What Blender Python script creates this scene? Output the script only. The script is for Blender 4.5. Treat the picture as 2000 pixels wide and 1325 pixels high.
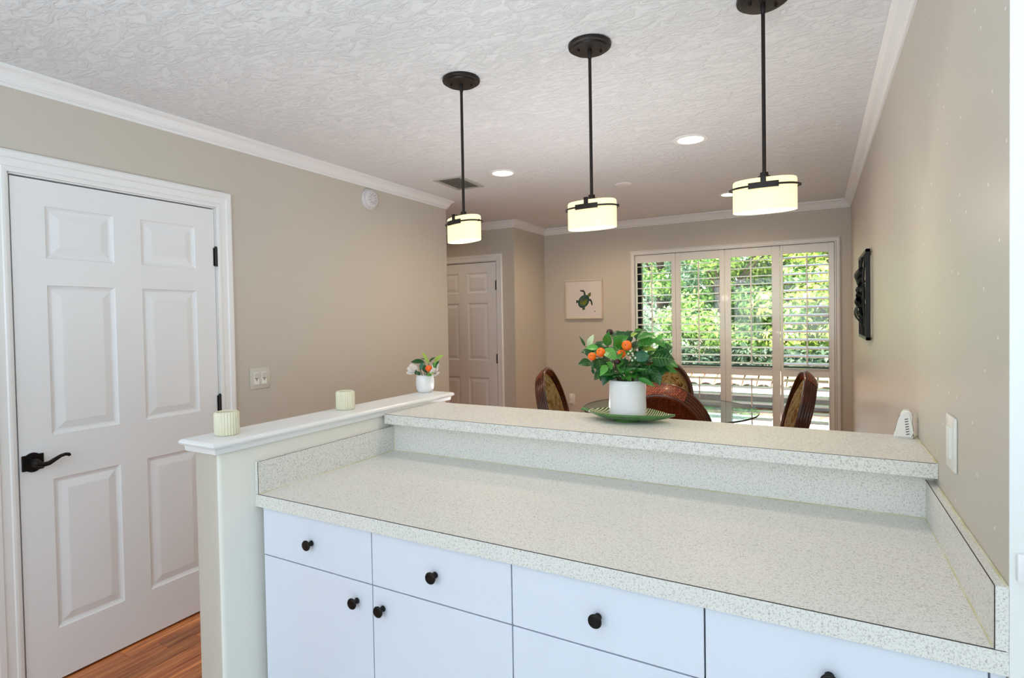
import bpy, bmesh, math, random
from mathutils import Vector, Matrix
from math import sin, cos, pi, radians

for o in list(bpy.data.objects):
    bpy.data.objects.remove(o, do_unlink=True)
SC = bpy.context.scene
COL = SC.collection

# ------------------------------------------------------------------ camera
cd = bpy.data.cameras.new('camera')
cam = bpy.data.objects.new('camera', cd)
COL.objects.link(cam)
cx = Vector((0.874303, 0.48508, -0.0171)); cy = Vector((0.005024, 0.026183, 0.999645)); cf = Vector((-0.485355, 0.874078, -0.020455))
m = Matrix((cx, cy, -cf)).transposed().to_4x4()
m.translation = Vector((0, 0, 1.45))
cam.matrix_world = m
cd.sensor_width = 36.0
cd.lens = 19.615
cd.shift_x = 0.00454
cd.shift_y = -0.00931
cd.clip_start = 0.02
cd.clip_end = 200
SC.camera = cam

# ------------------------------------------------------------------ view, world, sun, area lights
SC.view_settings.view_transform = 'Standard'
SC.view_settings.look = 'None'
SC.view_settings.gamma = 1.0
SC.view_settings.use_curve_mapping = False
SC.view_settings.exposure = 0.0

W = bpy.data.worlds.new('world')
SC.world = W
W.use_nodes = True
wn = W.node_tree.nodes; wl = W.node_tree.links
sky = wn.new('ShaderNodeTexSky')
sky.sky_type = 'NISHITA'
sky.sun_disc = False
sky.sun_elevation = radians(62)
sky.sun_rotation = radians(200)
sky.altitude = 0
sky.dust_density = 2.0
wl.new(sky.outputs[0], wn['Background'].inputs[0])
wn['Background'].inputs[1].default_value = 1.15

def add_light(name, kind, loc, rot, energy, color, **kw):
    l = bpy.data.lights.new(name, kind)
    l.energy = energy; l.color = color
    for k, v in kw.items(): setattr(l, k, v)
    o = bpy.data.objects.new(name, l)
    o.location = loc; o.rotation_euler = rot
    COL.objects.link(o)
    return o

add_light('sun', 'SUN', (0, 0, 20), Vector((0.28, 0.42, -0.86)).to_track_quat('-Z', 'Y').to_euler(), 16.0, (1.0, 0.96, 0.88), angle=radians(0.6))
# kitchen window behind the viewer (cool daylight)
add_light('kitchen_window_light', 'AREA', (-0.6, -2.15, 1.55), (radians(90), 0, 0), 43, (0.81, 0.93, 1.0), shape='RECTANGLE', size=3.0, size_y=1.5)
# uplights on the ceiling: a stand-in for bounced flash, plus an added dining fill
add_light('bounce_flash', 'AREA', (-0.45, -0.40, 1.10), (radians(180), 0, 0), 32, (0.72, 0.86, 1.0), shape='RECTANGLE', size=0.7, size_y=0.7)
add_light('added_dining_uplight', 'AREA', (-1.15, 2.75, 0.95), (radians(180), 0, 0), 12, (0.95, 0.98, 1.0), shape='RECTANGLE', size=0.9, size_y=0.6)  # added unseen fill that lifts the dining ceiling

# ------------------------------------------------------------------ materials
def lin(c):
    r = []
    for v in c:
        v = v / 255.0
        r.append(v / 12.92 if v <= 0.04045 else ((v + 0.055) / 1.055) ** 2.4)
    return (r[0], r[1], r[2], 1.0)

def mat(name, color, rough=0.5, metal=0.0, spec=0.5, bump=None, vary=None, coat=0.0, emit=None, estr=0.0, trans=0.0, sss=0.0):
    """bump = (scale, strength, distance[, stretch]); vary = (scale, color2, lo, hi)"""
    mt = bpy.data.materials.new(name)
    mt.use_nodes = True
    nt = mt.node_tree; N = nt.nodes; Lk = nt.links
    b = N['Principled BSDF']
    b.inputs['Base Color'].default_value = lin(color)
    b.inputs['Roughness'].default_value = rough
    b.inputs['Metallic'].default_value = metal
    b.inputs['Specular IOR Level'].default_value = spec
    b.inputs['Coat Weight'].default_value = coat
    b.inputs['Transmission Weight'].default_value = trans
    if emit:
        b.inputs['Emission Color'].default_value = emit
        b.inputs['Emission Strength'].default_value = estr
    tc = None
    if bump or vary:
        tc = N.new('ShaderNodeTexCoord')
    if bump:
        nz = N.new('ShaderNodeTexNoise'); nz.inputs['Scale'].default_value = bump[0]
        nz.inputs['Detail'].default_value = 4.0
        if len(bump) > 3:
            mp = N.new('ShaderNodeMapping'); mp.inputs['Scale'].default_value = bump[3]
            Lk.new(tc.outputs['Object'], mp.inputs[0]); Lk.new(mp.outputs[0], nz.inputs['Vector'])
        else:
            Lk.new(tc.outputs['Object'], nz.inputs['Vector'])
        bp = N.new('ShaderNodeBump'); bp.inputs['Strength'].default_value = bump[1]; bp.inputs['Distance'].default_value = bump[2]
        Lk.new(nz.outputs['Fac'], bp.inputs['Height']); Lk.new(bp.outputs[0], b.inputs['Normal'])
    if vary:
        nv = N.new('ShaderNodeTexNoise'); nv.inputs['Scale'].default_value = vary[0]; nv.inputs['Detail'].default_value = 3.0
        Lk.new(tc.outputs['Object'], nv.inputs['Vector'])
        cr = N.new('ShaderNodeValToRGB')
        cr.color_ramp.elements[0].position = vary[2]; cr.color_ramp.elements[0].color = lin(color)
        cr.color_ramp.elements[1].position = vary[3]; cr.color_ramp.elements[1].color = lin(vary[1])
        Lk.new(nv.outputs['Fac'], cr.inputs[0]); Lk.new(cr.outputs[0], b.inputs['Base Color'])
    return mt

M = {}
M['wall'] = mat('greige_wall_paint', (206, 199, 187), 0.55, bump=(160, 0.10, 0.003))
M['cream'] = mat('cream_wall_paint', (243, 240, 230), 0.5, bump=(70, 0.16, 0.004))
M['white_wall'] = mat('white_wall_paint', (240, 242, 240), 0.5, bump=(90, 0.18, 0.004))
M['trim'] = mat('white_trim_paint', (243, 243, 243), 0.32, bump=(25, 0.03, 0.002))
M['door'] = mat('white_door_paint', (240, 241, 243), 0.35, bump=(40, 0.04, 0.002, (6, 6, 0.6)))
M['shutter'] = mat('white_shutter_paint', (238, 236, 232), 0.20, coat=0.3)
M['cab'] = mat('white_cabinet_laminate', (228, 234, 246), 0.28, bump=(3, 0.01, 0.004))
M['bronze'] = mat('oil_rubbed_bronze', (30, 26, 24), 0.38, metal=0.6, spec=0.5)
M['pmetal'] = mat('dark_bronze_metal', (40, 33, 30), 0.42, metal=0.5, spec=0.5)
M['black'] = mat('black_plastic', (12, 12, 13), 0.4)
M['gap'] = mat('gap_shade', (14, 13, 12), 0.8)  # near-black colour standing in for shade inside narrow gaps
M['seam'] = mat('laminate_seam', (52, 46, 42), 0.6)
M['caulk'] = mat('aged_caulk', (206, 200, 160), 0.6, vary=(14, (224, 222, 200), 0.4, 0.65))
M['plate'] = mat('white_plastic_plate', (236, 236, 230), 0.3)
M['ivory'] = mat('ivory_plastic_plate', (214, 210, 200), 0.35)
M['darkframe'] = mat('dark_bronze_window_frame', (18, 18, 20), 0.45)
M['white_cer'] = mat('white_glazed_ceramic', (238, 239, 240), 0.22, coat=0.2, bump=(18, 0.05, 0.004, (0.2, 0.2, 3.0)))
M['cream_cer'] = mat('cream_ribbed_ceramic', (236, 231, 205), 0.35)
M['detector'] = mat('white_detector_plastic', (222, 220, 222), 0.4)
M['mat_white'] = mat('white_canvas', (226, 220, 216), 0.7)
M['frame_w'] = mat('whitewashed_frame', (222, 208, 190), 0.5)
M['vent'] = mat('white_vent_metal', (188, 186, 178), 0.5)
M['ventdark'] = mat('vent_dark_inside', (58, 60, 52), 0.8)
M['artmetal'] = mat('black_wrought_metal', (24, 25, 27), 0.45, metal=0.4)
M['artgreen'] = mat('green_patina_metal', (34, 56, 50), 0.45, metal=0.4, vary=(40, (90, 96, 90), 0.5, 0.72))
M['rattan'] = mat('dark_red_brown_rattan', (88, 38, 14), 0.28, coat=0.35, bump=(30, 0.12, 0.003, (1, 1, 1)), vary=(9, (54, 22, 10), 0.35, 0.7))
M['orange'] = mat('orange_fruit_skin', (250, 120, 12), 0.4, bump=(260, 0.2, 0.001), vary=(30, (246, 84, 10), 0.45, 0.7))
M['pod'] = mat('dark_purple_pod', (58, 22, 26), 0.45)
M['berry'] = mat('pale_green_berry', (214, 222, 190), 0.35)
M['stem'] = mat('green_brown_stem', (84, 92, 52), 0.6)
M['petal'] = mat('white_petal', (246, 240, 234), 0.5)
M['petal'].node_tree.nodes['Principled BSDF'].inputs['Subsurface Weight'].default_value = 0.0
M['patio'] = mat('pale_concrete_patio', (226, 216, 204), 0.8, vary=(1.5, (206, 196, 186), 0.4, 0.7))
M['soil'] = mat('brown_mulch_ground', (126, 100, 78), 0.9, vary=(12, (196, 176, 156), 0.5, 0.75), bump=(20, 0.6, 0.05))
M['fascia'] = mat('white_painted_fascia', (240, 238, 236), 0.6)
M['stucco_dark'] = mat('grey_stucco', (120, 124, 122), 0.9, bump=(30, 0.3, 0.02))
M['clay'] = mat('terracotta_tile', (226, 170, 128), 0.8, vary=(3, (232, 206, 186), 0.35, 0.65))
M['bark'] = mat('grey_brown_bark', (84, 70, 58), 0.9, bump=(20, 0.6, 0.03, (1, 1, 0.3)))
M['leafdish_under'] = mat('green_glazed_dish', (84, 132, 62), 0.25, coat=0.4, vary=(20, (66, 110, 60), 0.4, 0.7))

def leaf_mat(name, c1, c2, rough=0.34, tl=0.25, randomsrc='island'):
    mt = bpy.data.materials.new(name); mt.use_nodes = True
    nt = mt.node_tree; N = nt.nodes; Lk = nt.links
    b = N['Principled BSDF']; b.inputs['Roughness'].default_value = rough
    cr = N.new('ShaderNodeValToRGB')
    cr.color_ramp.elements[0].color = lin(c1); cr.color_ramp.elements[1].color = lin(c2)
    if randomsrc == 'island':
        g = N.new('ShaderNodeNewGeometry'); Lk.new(g.outputs['Random Per Island'], cr.inputs[0])
    else:
        tc = N.new('ShaderNodeTexCoord'); nz = N.new('ShaderNodeTexNoise'); nz.inputs['Scale'].default_value = 30
        Lk.new(tc.outputs['Object'], nz.inputs['Vector']); Lk.new(nz.outputs['Fac'], cr.inputs[0])
        cr.color_ramp.elements[0].position = 0.3; cr.color_ramp.elements[1].position = 0.7
    Lk.new(cr.outputs[0], b.inputs['Base Color'])
    tr = N.new('ShaderNodeBsdfTranslucent'); Lk.new(cr.outputs[0], tr.inputs['Color'])
    mx = N.new('ShaderNodeMixShader'); mx.inputs[0].default_value = tl
    Lk.new(b.outputs[0], mx.inputs[1]); Lk.new(tr.outputs[0], mx.inputs[2])
    Lk.new(mx.outputs[0], N['Material Output'].inputs['Surface'])
    return mt
M['leaf_d'] = leaf_mat('dark_green_leaf', (22, 68, 30), (34, 92, 38), 0.3, 0.12, 'noise')
M['leaf_m'] = leaf_mat('mid_green_leaf', (44, 112, 36), (70, 146, 50), 0.3, 0.15, 'noise')
M['leaf_b'] = leaf_mat('bright_green_leaf', (84, 156, 62), (112, 184, 84), 0.32, 0.15, 'noise')
M['leaf_y'] = leaf_mat('yellow_green_leaf', (136, 170, 60), (178, 196, 92), 0.4, 0.2, 'noise')
M['leaf_p'] = leaf_mat('pale_green_leaf', (190, 214, 164), (214, 230, 190), 0.45, 0.2, 'noise')
M['leaf_t'] = leaf_mat('blue_green_leaf', (54, 108, 84), (84, 138, 112), 0.3, 0.12, 'noise')
M['vein'] = mat('pale_leaf_vein', (128, 172, 96), 0.45)
M['tree_a'] = leaf_mat('sunny_tree_leaf', (104, 146, 48), (224, 238, 122), 0.5, 0.4)
M['tree_b'] = leaf_mat('green_tree_leaf', (72, 124, 56), (190, 222, 122), 0.5, 0.4)
M['tree_c'] = leaf_mat('grey_green_tree_leaf', (104, 150, 112), (214, 232, 200), 0.5, 0.4)
M['shrub'] = leaf_mat('dark_shrub_leaf', (40, 62, 44), (92, 116, 84), 0.5, 0.25)

def plaster_ceiling():
    mt = mat('textured_white_ceiling', (238, 239, 241), 0.6)
    nt = mt.node_tree; N = nt.nodes; Lk = nt.links; b = N['Principled BSDF']
    tc = N.new('ShaderNodeTexCoord')
    mp = N.new('ShaderNodeMapping'); mp.inputs['Scale'].default_value = (1.0, 2.0, 1.0); mp.inputs['Rotation'].default_value = (0, 0, radians(12))
    Lk.new(tc.outputs['Object'], mp.inputs[0])
    n1 = N.new('ShaderNodeTexNoise'); n1.inputs['Scale'].default_value = 13; n1.inputs['Detail'].default_value = 6; n1.inputs['Roughness'].default_value = 0.60; n1.inputs['Distortion'].default_value = 1.6
    Lk.new(mp.outputs[0], n1.inputs['Vector'])
    cr = N.new('ShaderNodeValToRGB'); cr.color_ramp.elements[0].position = 0.46; cr.color_ramp.elements[1].position = 0.74
    Lk.new(n1.outputs['Fac'], cr.inputs[0])
    bp = N.new('ShaderNodeBump'); bp.inputs['Strength'].default_value = 0.58; bp.inputs['Distance'].default_value = 0.012
    Lk.new(cr.outputs[0], bp.inputs['Height']); Lk.new(bp.outputs[0], b.inputs['Normal'])
    return mt
M['ceiling'] = plaster_ceiling()

def speckled():
    mt = mat('speckled_white_laminate', (226, 223, 214), 0.42)
    nt = mt.node_tree; N = nt.nodes; Lk = nt.links; b = N['Principled BSDF']
    tc = N.new('ShaderNodeTexCoord')
    n1 = N.new('ShaderNodeTexNoise'); n1.inputs['Scale'].default_value = 330; n1.inputs['Detail'].default_value = 2
    n2 = N.new('ShaderNodeTexNoise'); n2.inputs['Scale'].default_value = 170; n2.inputs['Detail'].default_value = 2
    for n in (n1, n2): Lk.new(tc.outputs['Object'], n.inputs['Vector'])
    c1 = N.new('ShaderNodeValToRGB'); e = c1.color_ramp.elements
    e[0].position = 0.30; e[0].color = lin((188, 187, 186)); e[1].position = 0.47; e[1].color = lin((236, 234, 227))
    Lk.new(n1.outputs['Fac'], c1.inputs[0])
    c2 = N.new('ShaderNodeValToRGB'); e = c2.color_ramp.elements
    e[0].position = 0.30; e[0].color = lin((214, 211, 207)); e[1].position = 0.45; e[1].color = (1, 1, 1, 1)
    Lk.new(n2.outputs['Fac'], c2.inputs[0])
    mx = N.new('ShaderNodeMix'); mx.data_type = 'RGBA'; mx.blend_type = 'MULTIPLY'; mx.inputs[0].default_value = 0.8
    Lk.new(c1.outputs[0], mx.inputs[6]); Lk.new(c2.outputs[0], mx.inputs[7]); Lk.new(mx.outputs[2], b.inputs['Base Color'])
    return mt
M['lam'] = speckled()

def scuffed():
    mt = mat('scuffed_greige_wall_paint', (206, 199, 187), 0.42, bump=(160, 0.10, 0.003))
    nt = mt.node_tree; N = nt.nodes; Lk = nt.links; b = N['Principled BSDF']
    tc = N.new('ShaderNodeTexCoord')
    sp = N.new('ShaderNodeSeparateXYZ'); Lk.new(tc.outputs['Object'], sp.inputs[0])
    cb = N.new('ShaderNodeCombineXYZ'); Lk.new(sp.outputs[1], cb.inputs[0]); Lk.new(sp.outputs[2], cb.inputs[1])
    v = N.new('ShaderNodeTexVoronoi'); v.voronoi_dimensions = '2D'; v.inputs['Scale'].default_value = 6.5
    Lk.new(cb.outputs[0], v.inputs['Vector'])
    cr = N.new('ShaderNodeValToRGB'); e = cr.color_ramp.elements
    e[0].position = 0.016; e[0].color = lin((246, 244, 238)); e[1].position = 0.026; e[1].color = lin((206, 199, 187))
    Lk.new(v.outputs['Distance'], cr.inputs[0]); Lk.new(cr.outputs[0], b.inputs['Base Color'])
    return mt
M['wall_scuffed'] = scuffed()

def wood_planks():
    mt = mat('orange_brown_hardwood', (170, 88, 44), 0.3, coat=0.15)
    nt = mt.node_tree; N = nt.nodes; Lk = nt.links; b = N['Principled BSDF']
    tc = N.new('ShaderNodeTexCoord'); oi = N.new('ShaderNodeObjectInfo')
    add = N.new('ShaderNodeVectorMath'); add.operation = 'MULTIPLY_ADD'
    cmb = N.new('ShaderNodeCombineXYZ')
    for i in range(3): Lk.new(oi.outputs['Random'], cmb.inputs[i])
    add.inputs[1].default_value = (37, 53, 11)
    Lk.new(cmb.outputs[0], add.inputs[0]); Lk.new(tc.outputs['Object'], add.inputs[2])
    mp = N.new('ShaderNodeMapping'); mp.inputs['Scale'].default_value = (28, 2.2, 28)
    Lk.new(add.outputs[0], mp.inputs[0])
    nz = N.new('ShaderNodeTexNoise'); nz.inputs['Scale'].default_value = 1.6; nz.inputs['Detail'].default_value = 5; nz.inputs['Distortion'].default_value = 0.6
    Lk.new(mp.outputs[0], nz.inputs['Vector'])
    cr = N.new('ShaderNodeValToRGB'); e = cr.color_ramp.elements
    e[0].position = 0.3; e[0].color = lin((150, 70, 30)); e[1].position = 0.72; e[1].color = lin((232, 150, 84))
    Lk.new(nz.outputs['Fac'], cr.inputs[0])
    hs = N.new('ShaderNodeHueSaturation')
    mr = N.new('ShaderNodeMapRange'); mr.inputs[3].default_value = 0.62; mr.inputs[4].default_value = 1.22
    Lk.new(oi.outputs['Random'], mr.inputs[0]); Lk.new(mr.outputs[0], hs.inputs['Value']); Lk.new(cr.outputs[0], hs.inputs['Color'])
    Lk.new(hs.outputs[0], b.inputs['Base Color'])
    return mt
M['wood'] = wood_planks()

def fabric():
    mt = mat('leaf_print_fabric', (190, 160, 100), 0.75)
    nt = mt.node_tree; N = nt.nodes; Lk = nt.links; b = N['Principled BSDF']
    tc = N.new('ShaderNodeTexCoord')
    mp = N.new('ShaderNodeMapping'); mp.inputs['Scale'].default_value = (16, 16, 7)
    Lk.new(tc.outputs['Object'], mp.inputs[0])
    nz = N.new('ShaderNodeTexNoise'); nz.inputs['Scale'].default_value = 1.0; nz.inputs['Detail'].default_value = 3; nz.inputs['Distortion'].default_value = 2.2
    Lk.new(mp.outputs[0], nz.inputs['Vector'])
    cr = N.new('ShaderNodeValToRGB'); E_ = cr.color_ramp.elements
    E_[0].position = 0.34; E_[0].color = lin((112, 72, 24)); E_[1].position = 0.46; E_[1].color = lin((176, 132, 62))
    x = E_.new(0.52); x.color = lin((206, 184, 132)); x = E_.new(0.60); x.color = lin((156, 140, 84)); x = E_.new(0.7); x.color = lin((196, 150, 76))
    Lk.new(nz.outputs['Fac'], cr.inputs[0]); Lk.new(cr.outputs[0], b.inputs['Base Color'])
    return mt
M['fabric'] = fabric()

def woven():
    mt = mat('woven_rattan', (120, 48, 20), 0.4, coat=0.15)
    nt = mt.node_tree; N = nt.nodes; Lk = nt.links; b = N['Principled BSDF']
    tc = N.new('ShaderNodeTexCoord')
    mp = N.new('ShaderNodeMapping'); mp.inputs['Rotation'].default_value = (0, radians(45), 0)
    Lk.new(tc.outputs['Object'], mp.inputs[0])
    sp = N.new('ShaderNodeSeparateXYZ'); Lk.new(mp.outputs[0], sp.inputs[0])
    cb = N.new('ShaderNodeCombineXYZ'); Lk.new(sp.outputs[0], cb.inputs[0]); Lk.new(sp.outputs[2], cb.inputs[1])
    br = N.new('ShaderNodeTexBrick'); br.inputs['Scale'].default_value = 24; br.inputs['Mortar Size'].default_value = 0.035
    br.inputs['Color1'].default_value = lin((178, 84, 40)); br.inputs['Color2'].default_value = lin((122, 50, 22)); br.inputs['Mortar'].default_value = lin((48, 16, 8))
    Lk.new(cb.outputs[0], br.inputs['Vector']); Lk.new(br.outputs['Color'], b.inputs['Base Color'])
    bp = N.new('ShaderNodeBump'); bp.inputs['Strength'].default_value = 0.8; bp.inputs['Distance'].default_value = 0.006; bp.invert = True
    Lk.new(br.outputs['Fac'], bp.inputs['Height']); Lk.new(bp.outputs[0], b.inputs['Normal'])
    return mt
M['woven'] = woven()

def thin_glass(name, tint=(0.97, 0.99, 0.98, 1)):
    mt = bpy.data.materials.new(name); mt.use_nodes = True
    nt = mt.node_tree; N = nt.nodes; Lk = nt.links
    N.remove(N['Principled BSDF'])
    t = N.new('ShaderNodeBsdfTransparent'); t.inputs[0].default_value = tint
    g = N.new('ShaderNodeBsdfGlossy'); g.inputs['Roughness'].default_value = 0.01
    f = N.new('ShaderNodeFresnel'); f.inputs['IOR'].default_value = 1.5
    mx = N.new('ShaderNodeMixShader')
    Lk.new(f.outputs[0], mx.inputs[0]); Lk.new(t.outputs[0], mx.inputs[1]); Lk.new(g.outputs[0], mx.inputs[2])
    Lk.new(mx.outputs[0], N['Material Output'].inputs['Surface'])
    return mt
M['pane'] = thin_glass('window_glass')
M['tableglass'] = thin_glass('table_glass', (0.76, 0.95, 0.94, 1))
M['glassedge'] = mat('dark_green_glass_edge', (14, 40, 36), 0.1, spec=0.8)

M['shade'] = mat('lit_opal_glass', (214, 196, 150), 0.3, emit=(1.0, 0.84, 0.47, 1), estr=1.0)
M['bulb'] = mat('lit_downlight_lens', (255, 245, 220), 0.4, emit=(1.0, 0.86, 0.58, 1), estr=6.0)

def dish_top():
    mt = mat('ribbed_leaf_dish_glaze', (150, 178, 96), 0.3, coat=0.3)
    nt = mt.node_tree; N = nt.nodes; Lk = nt.links; b = N['Principled BSDF']
    tc = N.new('ShaderNodeTexCoord'); sp = N.new('ShaderNodeSeparateXYZ'); Lk.new(tc.outputs['Object'], sp.inputs[0])
    ab = N.new('ShaderNodeMath'); ab.operation = 'ABSOLUTE'; Lk.new(sp.outputs[1], ab.inputs[0])
    mu = N.new('ShaderNodeMath'); mu.operation = 'MULTIPLY_ADD'; mu.inputs[1].default_value = -0.28
    Lk.new(ab.outputs[0], mu.inputs[0]); Lk.new(sp.outputs[0], mu.inputs[2])
    sc = N.new('ShaderNodeMath'); sc.operation = 'MULTIPLY'; sc.inputs[1].default_value = 2 * pi / 0.0105; Lk.new(mu.outputs[0], sc.inputs[0])
    sn = N.new('ShaderNodeMath'); sn.operation = 'SINE'; Lk.new(sc.outputs[0], sn.inputs[0])
    cr = N.new('ShaderNodeValToRGB'); e = cr.color_ramp.elements
    e[0].position = 0.42; e[0].color = lin((24, 54, 28)); e[1].position = 0.60; e[1].color = lin((214, 222, 158))
    mr = N.new('ShaderNodeMapRange'); mr.inputs[1].default_value = -1; Lk.new(sn.outputs[0], mr.inputs[0])
    Lk.new(mr.outputs[0], cr.inputs[0]); Lk.new(cr.outputs[0], b.inputs['Base Color'])
    bp = N.new('ShaderNodeBump'); bp.inputs['Strength'].default_value = 0.5; bp.inputs['Distance'].default_value = 0.003
    Lk.new(mr.outputs[0], bp.inputs['Height']); Lk.new(bp.outputs[0], b.inputs['Normal'])
    return mt
M['dish'] = dish_top()

# ------------------------------------------------------------------ helpers
def link(name, me, parent=None):
    o = bpy.data.objects.new(name, me); COL.objects.link(o)
    if parent is not None: o.parent = parent
    return o

def finish(bm, name, mt, parent=None, smooth=None, loc=None, rot=None):
    bmesh.ops.recalc_face_normals(bm, faces=bm.faces)
    me = bpy.data.meshes.new(name); bm.to_mesh(me); bm.free()
    for x in (mt if isinstance(mt, (list, tuple)) else [mt]): me.materials.append(x)
    if smooth is not None:
        me.shade_smooth()
        if smooth < 180:
            me.set_sharp_from_angle(angle=radians(smooth))
    o = link(name, me, parent)
    if loc is not None: o.location = loc
    if rot is not None: o.rotation_euler = rot
    return o

def empty(name, loc=(0, 0, 0), rotz=0.0):
    o = bpy.data.objects.new(name, None); o.empty_display_size = 0.1
    o.location = loc; o.rotation_euler = (0, 0, rotz); COL.objects.link(o)
    return o

def tag(o, label=None, cat=None, group=None, kind=None):
    if label: o['label'] = label
    if cat: o['category'] = cat
    if group: o['group'] = group
    if kind: o['kind'] = kind
    return o

def box(bm, x0, x1, y0, y1, z0, z1, bev=0.0, seg=2, mi=0):
    vs = [bm.verts.new(p) for p in ((x0, y0, z0), (x1, y0, z0), (x1, y1, z0), (x0, y1, z0), (x0, y0, z1), (x1, y0, z1), (x1, y1, z1), (x0, y1, z1))]
    fs = [bm.faces.new([vs[i] for i in f]) for f in ((3, 2, 1, 0), (4, 5, 6, 7), (0, 1, 5, 4), (1, 2, 6, 5), (2, 3, 7, 6), (3, 0, 4, 7))]
    for f in fs: f.material_index = mi
    if bev:
        es = list({e for f in fs for e in f.edges})
        bmesh.ops.bevel(bm, geom=es, offset=bev, segments=seg, affect='EDGES', profile=0.5)
    return fs

def bobj(name, mt, x0, x1, y0, y1, z0, z1, parent=None, bev=0.0, seg=2, smooth=None):
    bm = bmesh.new(); box(bm, x0, x1, y0, y1, z0, z1, bev, seg)
    return finish(bm, name, mt, parent, 40 if (bev and smooth is None) else smooth)

def lathe(bm, prof, n=40, cx=0, cy=0, flute=0, fl=0.0, cap=True, a=None):
    """prof = [(r, z)] revolved around z"""
    rings = []
    for r, z in prof:
        if r < 1e-6:
            rings.append([bm.verts.new((cx, cy, z))])
        else:
            ring = []
            for i in range(n):
                t = 2 * pi * i / n
                rr = r * (1 + (fl * (abs(sin(flute * t / 2)) - 0.5) if flute else 0))
                ring.append(bm.verts.new((cx + rr * cos(t), cy + rr * sin(t), z)))
            rings.append(ring)
    for A, B in zip(rings, rings[1:]):
        for i in range(n):
            j = (i + 1) % n
            if len(A) == 1 and len(B) == 1: continue
            if len(A) == 1: bm.faces.new((A[0], B[i], B[j]))
            elif len(B) == 1: bm.faces.new((A[i], A[j], B[0]))
            else: bm.faces.new((A[i], A[j], B[j], B[i]))

def tube(bm, pts, r, seg=8, closed=False, capends=True):
    pts = [Vector(p) for p in pts]; n = len(pts)
    rs = r if isinstance(r, (list, tuple)) else [r] * n
    rings = []; up = None
    for i, p in enumerate(pts):
        if closed: d = pts[(i + 1) % n] - pts[i - 1]
        else: d = pts[min(i + 1, n - 1)] - pts[max(i - 1, 0)]
        d.normalize()
        if up is None:
            up = Vector((0, 0, 1)) if abs(d.z) < 0.9 else Vector((1, 0, 0))
        s = d.cross(up)
        if s.length < 1e-5: s = d.cross(Vector((0, 1, 0)))
        s.normalize(); up = s.cross(d).normalized()
        rings.append([bm.verts.new(p + rs[i] * (cos(2 * pi * k / seg) * s + sin(2 * pi * k / seg) * up)) for k in range(seg)])
    for i in range(n if closed else n - 1):
        A = rings[i]; B = rings[(i + 1) % n]
        for k in range(seg):
            bm.faces.new((A[k], A[(k + 1) % seg], B[(k + 1) % seg], B[k]))
    if not closed and capends:
        bm.faces.new(rings[0][::-1]); bm.faces.new(rings[-1])

def sweep(bm, prof, path, zc, closed=False):
    """prof = [(out, drop)]; path = [(x, y)] with the room on the right-hand side of travel; mitred"""
    P = [Vector((x, y)) for x, y in path]; n = len(P); rings = []
    for i, p in enumerate(P):
        ds = []
        if i > 0: ds.append((p - P[i - 1]).normalized())
        if i < n - 1: ds.append((P[i + 1] - p).normalized())
        ns = [Vector((d.y, -d.x)) for d in ds]
        if len(ns) == 1: nn = ns[0]
        else:
            nn = ns[0] + ns[1]; nn = nn / (nn.length_squared / 2 if nn.length_squared else 1)
        rings.append([bm.verts.new((p.x + nn.x * o, p.y + nn.y * o, zc - d)) for o, d in prof])
    m_ = len(prof)
    for A, B in zip(rings, rings[1:]):
        for k in range(m_ - 1):
            bm.faces.new((A[k], A[k + 1], B[k + 1], B[k]))
    bm.faces.new(rings[0]); bm.faces.new(rings[-1][::-1])

# ------------------------------------------------------------------ setting
XL, XR, YE, YA, YW, XA = -2.712, 0.2646, 3.858, 4.994, 5.719, -2.682
H = 2.44
KY0 = -2.3      # kitchen back wall
KX1 = 1.7       # kitchen right wall

def wall(name, mt, boxes, label, bev=0.0):
    bm = bmesh.new()
    for b in boxes: box(bm, *b, bev)
    o = finish(bm, name, mt, None, 40 if bev else None)
    return tag(o, label, 'wall', kind='structure')

D1 = (0.955, 1.797, 2.040)     # left door opening y0,y1,top
wall('wall_left', M['wall'], [(XL - 0.12, XL, KY0, D1[0] - 0.02, 0, H), (XL - 0.12, XL, D1[1] + 0.02, YE, 0, H), (XL - 0.12, XL, D1[0] - 0.02, D1[1] + 0.02, D1[2] + 0.02, H)],
     'long greige wall on the left holding the white six panel door')
D2 = (-3.722, -2.890, 2.040)
wall('wall_alcove', M['wall'], [(-4.72, D2[0] - 0.02, YA, YA + 0.12, 0, H), (D2[1] + 0.02, XA, YA, YA + 0.12, 0, H), (D2[0] - 0.02, D2[1] + 0.02, YA, YA + 0.12, D2[2] + 0.02, H), (XA - 0.12, XA, YA + 0.12, YW, 0, H)],
     'shaded beige hallway wall with the far door and its return to the window wall')
WX0, WX1, WZ0, WZ1 = -1.662, 0.152, 0.08, 2.09
wall('wall_window', M['wall'], [(XA - 0.12, WX0, YW, YW + 0.16, 0, H), (WX1, XR + 0.14, YW, YW + 0.16, 0, H), (WX0, WX1, YW, YW + 0.16, WZ1, H), (WX0, WX1, YW, YW + 0.16, 0, WZ0)],
     'warm beige end wall around the shuttered window')
wall('wall_right', M['wall_scuffed'], [(XR, XR + 0.14, 1.153, YW, 0, H)], 'scuffed greige wall on the right with light switch and metal art')
wall('wall_kitchen_right', M['white_wall'], [(XR, KX1, 1.1485, 1.1525, 0, H), (XR + 0.14, KX1, 1.1525, 1.27, 0, H)], 'bright white kitchen wall strip at the right edge')
wall('wall_kitchen', M['white_wall'], [(XL - 0.12, KX1 + 0.12, KY0 - 0.12, KY0, 0, H), (KX1, KX1 + 0.12, KY0, 1.27, 0, H)], 'white kitchen walls behind the viewpoint')
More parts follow.
